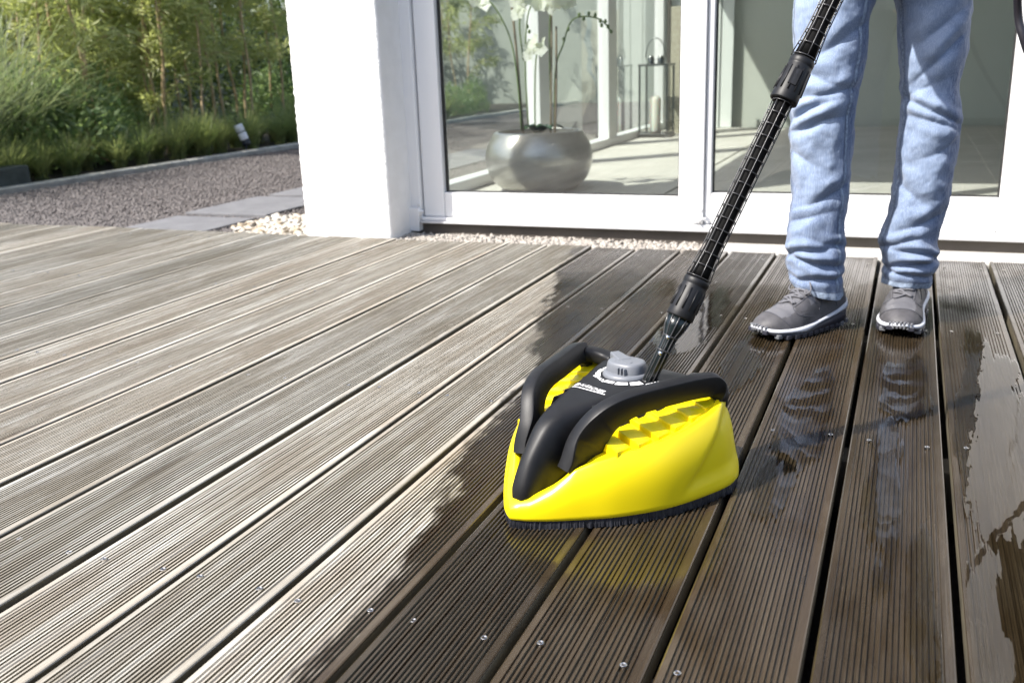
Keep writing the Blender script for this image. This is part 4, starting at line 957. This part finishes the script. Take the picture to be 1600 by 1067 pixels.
# shoes ------------------------------------------------------------
SL = .266
sN = lambda s, xs_, ys_: float(np.interp(s, xs_, ys_))
XS = [0, .02, .06, .12, .22, .32, .45, .58, .70, .82, .92, .97, 1.0]
WH = [.012, .023, .034, .0425, .0485, .0490, .0450, .0400, .0375, .0365, .0330, .0260, .014]
TZ = [.033, .039, .047, .054, .064, .076, .096, .108, .110, .104, .098, .092, .084]
BZ = [.020, .015, .009, .003, .0, .0, .0, .0, .0, .0, .001, .004, .009]
MZ = [.0300, .0265, .0245, .0235, .0235, .0245, .0275, .0320, .0370, .0430, .0500, .0550, .0600]
def sm(xs_, ys_):
    P = catmull([(a, b, 0) for a, b in zip(xs_, ys_)], 8); return lambda s: float(np.interp(s, [p.x for p in P], [p.y for p in P]))
fw_, ft_, fb_, fm_ = sm(XS, WH), sm(XS, TZ), sm(XS, BZ), sm(XS, MZ)
def cxo(s): return .010*math.sin(math.pi*min(1, s*1.1))-.004
def make_shoe(side_):
    nS, nP = 60, 40
    V = []; F = []; mats = []
    for i in range(nS+1):
        s = i/nS; s = s**1.25 if s < .5 else s
    ss_ = [0]+[((k/nS)**1.15) for k in range(1, nS+1)]
    for s in ss_:
        wv, zt, zm = fw_(s), ft_(s), fm_(s); e = 2.15
        if s > .42: wv_top = .78
        for k in range(nP+1):
            g_ = math.pi*k/nP; c, sn_ = math.cos(g_), math.sin(g_); h = abs(sn_)**(2/e)
            x = wv*math.copysign(abs(c)**(2/2.4), c); x *= 1-.18*h*ss(.35, .6, s)
            cre = -.0022*math.exp(-((s-.235-.012*c)/.012)**2)*abs(sn_)-.0014*math.exp(-((s-.27+.01*c)/.010)**2)*abs(sn_)
            V.append((side_*(cxo(s)+x*.97), s*SL, zm-.004+(zt-zm+.004)*h+cre))
    for i in range(nS):
        for k in range(nP):
            f_ = (i*(nP+1)+k, (i+1)*(nP+1)+k, (i+1)*(nP+1)+k+1, i*(nP+1)+k+1); F.append(f_ if side_ > 0 else f_[::-1])
            s = ss_[i]; g_ = k/nP
            m_ = 0
            if .13 < s < .29 and abs(g_-.47) < .23-.05*abs(s-.2)/.1: m_ = 1
            if s > .44 and .18 < g_ < .82 and s < .52: m_ = 1
            if .30 < s < .50 and .37 < g_ < .63: m_ = 1
            if s > .50 and (g_ < .36 or g_ > .64) and .25 > abs(g_-.5) > .10: m_ = 2
            mats.append(m_)
    F.append(tuple(k for k in range(nP+1))); F.append(tuple(nS*(nP+1)+k for k in range(nP+1))[::-1]); mats += [0, 0]
    me = mesh('shoe', V, F, True)
    for mm in ('shoe', 'shoelight', 'shoedark'): me.materials.append(M[mm])
    for p_, m_ in zip(me.polygons, mats): p_.material_index = m_
    root = link('shoe', me, None)
    bv = BVHTree.FromPolygons([Vector(v) for v in V], F)
    def surf(s, g_):
        wv, zt, zm = fw_(s), ft_(s), fm_(s); c, sn_ = math.cos(math.pi*g_), math.sin(math.pi*g_); h = abs(sn_)**(2/2.15); x = wv*math.copysign(abs(c)**(2/2.4), c)*(1-.18*h*ss(.35, .6, s))
        return Vector((side_*(cxo(s)+x*.97), s*SL, zm-.004+(zt-zm+.004)*h))*1.0
    def seam(pts, r_=.0008, mt_='shoedark'):
        P_ = catmull([(a, b, 0) for a, b in pts], 7); Q_ = []
        for p_ in P_:
            a_ = surf(p_.x, p_.y); Q_.append(a_+(a_-Vector((side_*cxo(p_.x), p_.x*SL, .03))).normalized()*.0006)
        tube_obj('seam', Q_, r_, M[mt_], root, 5)
    seam([(.20, .06), (.155, .22), (.135, .40), (.14, .60), (.16, .80), (.20, .94)]); seam([(.30, .60), (.28, .70), (.30, .80), (.38, .88), (.48, .93)]); seam([(.30, .40), (.28, .30), (.30, .20), (.38, .12), (.48, .07)])
    seam([(.29, .36), (.36, .345), (.45, .33), (.54, .31)], .0012, 'shoelight'); seam([(.29, .64), (.36, .655), (.45, .67), (.54, .69)], .0012, 'shoelight')
    seam([(.55, .10), (.62, .20), (.66, .30)]); seam([(.55, .90), (.62, .80), (.66, .70)]); seam([(.80, .06), (.78, .18), (.80, .30)]); seam([(.80, .94), (.78, .82), (.80, .70)])
    # midsole and outsole: closed rings of the outline
    def outline(off, n=90):
        L = []
        for k in range(n+1): s = (k/n)**1.6 if k < n/2 else 1-(1-(k/n))**1.3*1.0; L.append(s)
        L = sorted(set([round(min(1, max(0, s)), 5) for s in np.concatenate([np.linspace(0, 1, n)**1.5])]))
        R1 = [(side_*(cxo(s)+fw_(s)+off), s*SL-(off if s == 0 else 0)+(off if s == 1 else 0), s) for s in L]; R2 = [(side_*(cxo(s)-fw_(s)-off), s*SL-(off if s == 0 else 0)+(off if s == 1 else 0), s) for s in L]
        return R1+R2[::-1]
    def ringmesh(name, layers, mat):
        V = []; F = []; n = None
        for off, zf in layers:
            o_ = outline(off); n = len(o_)
            for x, yv, s in o_: V.append((x, yv, zf(s)))
        for i in range(len(layers)-1):
            for k in range(n): F.append((i*n+k, i*n+(k+1) % n, (i+1)*n+(k+1) % n, (i+1)*n+k))
        F.append(tuple(range(n))[::-1]); F.append(tuple((len(layers)-1)*n+k for k in range(n)))
        me = mesh(name, V, F, True); bm = bmesh.new(); bm.from_mesh(me); bmesh.ops.recalc_face_normals(bm, faces=bm.faces); bm.to_mesh(me); bm.free()
        return link(name, me, mat, root)
    lo = lambda s: fm_(s)-.0070-.0035*math.exp(-((s-.36)/.09)**2)-.004*ss(.8, .95, s)+.002*math.exp(-((s-.55)/.1)**2)
    ringmesh('midsole', [(.001, lambda s: lo(s)), (.0038, lambda s: lo(s)+.002), (.0030, lambda s: fm_(s)-.001), (.0005, lambda s: fm_(s)+.001)], M['midsole'])
    ringmesh('outsole', [(-.004, lambda s: fb_(s)+.003), (.0010, lambda s: fb_(s)+.004), (.0012, lambda s: lo(s)+.0015)], M['outsole'])
    # lugs around the edge
    for k in range(26):
        sgn = 1 if k % 2 else -1; s = .03+(k//2)*.077
        x = cxo(s)+sgn*(fw_(s)-.004); bm = bmesh.new(); box_bm(bm, x-.007, x+.007, s*SL-.0075, s*SL+.0075, fb_(s), fb_(s)+.010, .0015, 1)
        for q in bm.verts: q.co.x *= side_
        bmesh.ops.recalc_face_normals(bm, faces=bm.faces)
        me = bpy.data.meshes.new('tread_lug'); bm.to_mesh(me); bm.free(); link('tread_lug', me, M['lug'] if (s > .85 or .10 < s < .14) else M['outsole'], root)
    for k, a in enumerate(np.linspace(-.95, .95, 7)):      # toe bumper lugs
        s = .004+.030*abs(a)**2; x = cxo(s)+a*.024; z = .0235-.004*abs(a)
        for dz in (0, .009):
            bm = bmesh.new(); box_bm(bm, x-.0026, x+.0026, s*SL-.0055-dz*.1, s*SL+.004, z-.004+dz, z+.003+dz, .001, 1)
            for q in bm.verts: q.co.x *= side_
            bmesh.ops.recalc_face_normals(bm, faces=bm.faces); me = bpy.data.meshes.new('toe_lug'); bm.to_mesh(me); bm.free(); link('toe_lug', me, M['lug'], root)
    def drop(x, yv, lift=.001):
        h = bv.ray_cast(Vector((x, yv, .4)), Vector((0, 0, -1))); return Vector((x, yv, (h[0].z if h[0] else .05)+lift))
    for k in range(6):
        s = .305+k*.040; wv = .019+.0015*k; c = side_*cxo(s)
        tube_l = [drop(c+wv*t, s*SL+.006*math.sin(t*2.2)*(-1)**k, .0016+.0015*(1-t*t)) for t in np.linspace(-1, 1, 13)]
        tube_obj('lace', tube_l, .0027, M['lace'], root, 7)
        if k < 5:
            tube_obj('lace', [drop(c+sgn_*wv*(1-2*t), (s+.040*t)*SL, .0034) for sgn_ in ((-1) ** k,) for t in np.linspace(0, 1, 9)], .0024, M['lace'], root, 6)
    s = .535; c = side_*cxo(s); b0 = drop(c, s*SL, .003)
    for sg_ in (-1, 1): tube_obj('lace_bow', catmull([b0, b0+Vector((sg_*.018, -.012, .010)), b0+Vector((sg_*.032, -.022, -.006)), b0+Vector((sg_*.022, -.028, -.014)), b0+Vector((0, -.004, .001))], 5), .0019, M['lace'], root, 6)
    # punched vent holes on both flanks
    ho = bmesh.new(); bmesh.ops.create_circle(ho, cap_ends=True, radius=.0017, segments=10); hm = bpy.data.meshes.new('vent_hole'); ho.to_mesh(hm); ho.free(); hm.materials.append(M['hole'])
    for sg_ in (-1, 1):
        for r_ in range(5):
            for c_ in range(4):
                s = .335+.022*c_+.006*(r_ % 2); z = .033+.0062*r_+.012*(s-.33)
                h = bv.ray_cast(Vector((sg_*.2, s*SL, z)), Vector((-sg_, 0, 0)))
                if h[0]:
                    o = link('vent_hole', hm, None, root); nn_ = h[1] if h[1].x*sg_ > 0 else -h[1]; o.location = h[0]+nn_*.0004; o.rotation_euler = nn_.to_track_quat('Z', 'Y').to_euler()
    return root
def place_shoe(side_, toe, heel_dir):
    r_ = make_shoe(side_); ang = math.atan2(-heel_dir[0], heel_dir[1]); r_.location = Vector((toe[0], toe[1], .0022))-PO; r_.rotation_euler = (0, 0, ang); r_.parent = person; return r_
place_shoe(1, (-.285, 2.135), (.62, .785)); place_shoe(-1, (.010, 2.235), (.10, .995))
# body under the clothes, one skinned mesh: legs, torso, head, arms, hands around the lance
def skin_body():
    V = []; E = []; Rd = []
    def v(p, r_, par=None):
        V.append(tuple(p)); Rd.append(r_)
        if par is not None: E.append((par, len(V)-1))
        return len(V)-1
    pel = v((-.072, 2.345, .86), .115); ab = v((-.072, 2.32, .98), .11, pel); ch = v((-.07, 2.25, 1.17), .125, ab); up_ = v((-.068, 2.20, 1.28), .09, ch); ne = v((-.066, 2.17, 1.36), .052, up_); hb = v((-.065, 2.14, 1.43), .07, ne); hc = v((-.065, 2.12, 1.50), .083, hb); v((-.065, 2.13, 1.57), .06, hc)
    v((-.065, 2.035, 1.475), .012, hc); v((-.14, 2.13, 1.48), .014, hc); v((.01, 2.13, 1.48), .014, hc)
    for hx, LG in ((-.14, LEGA), (.0, LEGB)):
        a = v((LG[12][0], LG[12][1], .79), .052, pel); a = v((LG[11][0], LG[11][1], .70), .05, a); b = v((LG[8][0], LG[8][1], .54), .042, a); c = v((LG[4][0], LG[4][1], .30), .036, b); d = v((LG[1][0], LG[1][1], .11), .030, c)
    a1 = LD.orthogonal().normalized(); b1 = LD.cross(a1)
    for sx, tgt in ((-.215, GUN2), (.08, GUN)):
        sh = v((sx*.8, 2.20, 1.29), .06, up_); s2 = v((sx, 2.17, 1.25), .055, sh); T = Vector(tgt); S = Vector((sx, 2.17, 1.25)); side = -1 if sx < 0 else 1
        el = (S+T)/2+Vector((side*.10, .06, -.08)); e = v(el, .042, s2); wrv = T+Vector((side*.035, .06, -.005)); w_ = v(wrv, .027, e)
        pa = v(T+Vector((side*.030, .022, 0)), .026, w_); oq = (Vector(wrv)-T); oq = (oq-LD*oq.dot(LD)).normalized(); tq = LD.cross(oq)
        for k in range(4):
            o_ = LD*(.03-.020*k); r1 = v(T+oq*.028-tq*.012+o_, .0095, pa); r2 = v(T-tq*.030+o_, .009, r1); r3 = v(T-oq*.026-tq*.012+o_, .0085, r2); v(T-oq*.024+tq*.010+o_, .0075, r3)
        t1 = v(T+oq*.016+tq*.026-LD*.012, .0105, pa); v(T-oq*.014+tq*.026+LD*.012, .009, t1)
    me = bpy.data.meshes.new('body'); me.from_pydata(V, E, []); o = bpy.data.objects.new('body', me); COL.objects.link(o)
    md = o.modifiers.new('s', 'SKIN'); sv = me.skin_vertices[0].data
    for i, r_ in enumerate(Rd): sv[i].radius = (r_, r_)
    sv[0].use_root = True; md.use_smooth_shade = True
    sub = o.modifiers.new('u', 'SUBSURF'); sub.levels = 2; sub.render_levels = 2
    bpy.context.view_layer.update(); dg = bpy.context.evaluated_depsgraph_get(); me2 = bpy.data.meshes.new_from_object(o.evaluated_get(dg)); bpy.data.objects.remove(o); me2.name = 'body'
    me2.materials.clear(); me2.materials.append(M['skin']); return padd(link('body', me2, None, smooth=True))
skin_body()
# shirt: torso and sleeves
tor = [(.90, 2.345, .180, .125), (.98, 2.33, .172, .125), (1.08, 2.29, .180, .135), (1.18, 2.25, .195, .14), (1.27, 2.21, .185, .115), (1.32, 2.185, .11, .085), (1.35, 2.175, .065, .065)]
V = []; F = []
P = catmull([(z, yv, 0) for z, yv, a, b in tor], 5); A_ = catmull([(z, a, b) for z, yv, a, b in tor], 5)
for p_, a_ in zip(P, A_):
    for k in range(40):
        g_ = 2*math.pi*k/40; d_ = .004*noise.noise((math.cos(g_)*2, math.sin(g_)*2, p_.x*12)); V.append((-.07+(a_.y+d_)*math.cos(g_), p_.y+(a_.z+d_)*math.sin(g_), p_.x))
for i in range(len(P)-1):
    for k in range(40): F.append((i*40+k, i*40+(k+1) % 40, (i+1)*40+(k+1) % 40, (i+1)*40+k))
sl = [(V, F)]
for sx, tgt in ((-.215, GUN2), (.08, GUN)):
    T = Vector(tgt); S = Vector((sx, 2.17, 1.25)); side = -1 if sx < 0 else 1; el = (S+T)/2+Vector((side*.10, .06, -.08)); wrv = T+Vector((side*.037, .068, -.005))
    pth = catmull([(sx*.75, 2.20, 1.27), S, (S+el)/2, el, (el+wrv)/2, wrv.lerp(el, .12)], 6); sl.append(tube(pth, [float(np.interp(i/(len(pth)-1), [0, .25, .6, 1], [.085, .075, .058, .042])) for i in range(len(pth))], 18, False))
V, F = join(sl); padd(link('shirt', mesh('shirt', V, F, True), M['shirt']))
V, F = [], []
bm = bmesh.new(); bmesh.ops.create_uvsphere(bm, u_segments=28, v_segments=16, radius=1)
for q in bm.verts:
    n_ = noise.noise(q.co*3); q.co = Vector((q.co.x*.089, q.co.y*.098, q.co.z*.088))*(1+.04*n_)
bmesh.ops.delete(bm, geom=[q for q in bm.verts if q.co.z < -.02 and q.co.y < .03 or q.co.z < -.06], context='VERTS')
me = bpy.data.meshes.new('hair'); bm.to_mesh(me); bm.free(); padd(link('hair', me, M['hair'], smooth=True, loc=(-.065, 2.145, 1.535)))
# hose from the gun down beside the leg to the ground
HPTS = [LA+LD*(LT-.005)+Vector((0, 0, 0)), (.135, 1.98, 1.10), (.165, 2.22, .92), (.187, 2.345, .712), (.208, 2.35, .630), (.250, 2.355, .545), (.325, 2.36, .425), (.46, 2.40, .22), (.68, 2.47, .05), (1.0, 2.55, .012), (1.9, 2.3, .012), (3.0, 2.6, .012)]
hs = tag(tube_obj('hose', catmull(HPTS, 10), .0085, M['hose'], None, 12), 'black pressure hose hanging beside the leg down to the boards', 'hose')
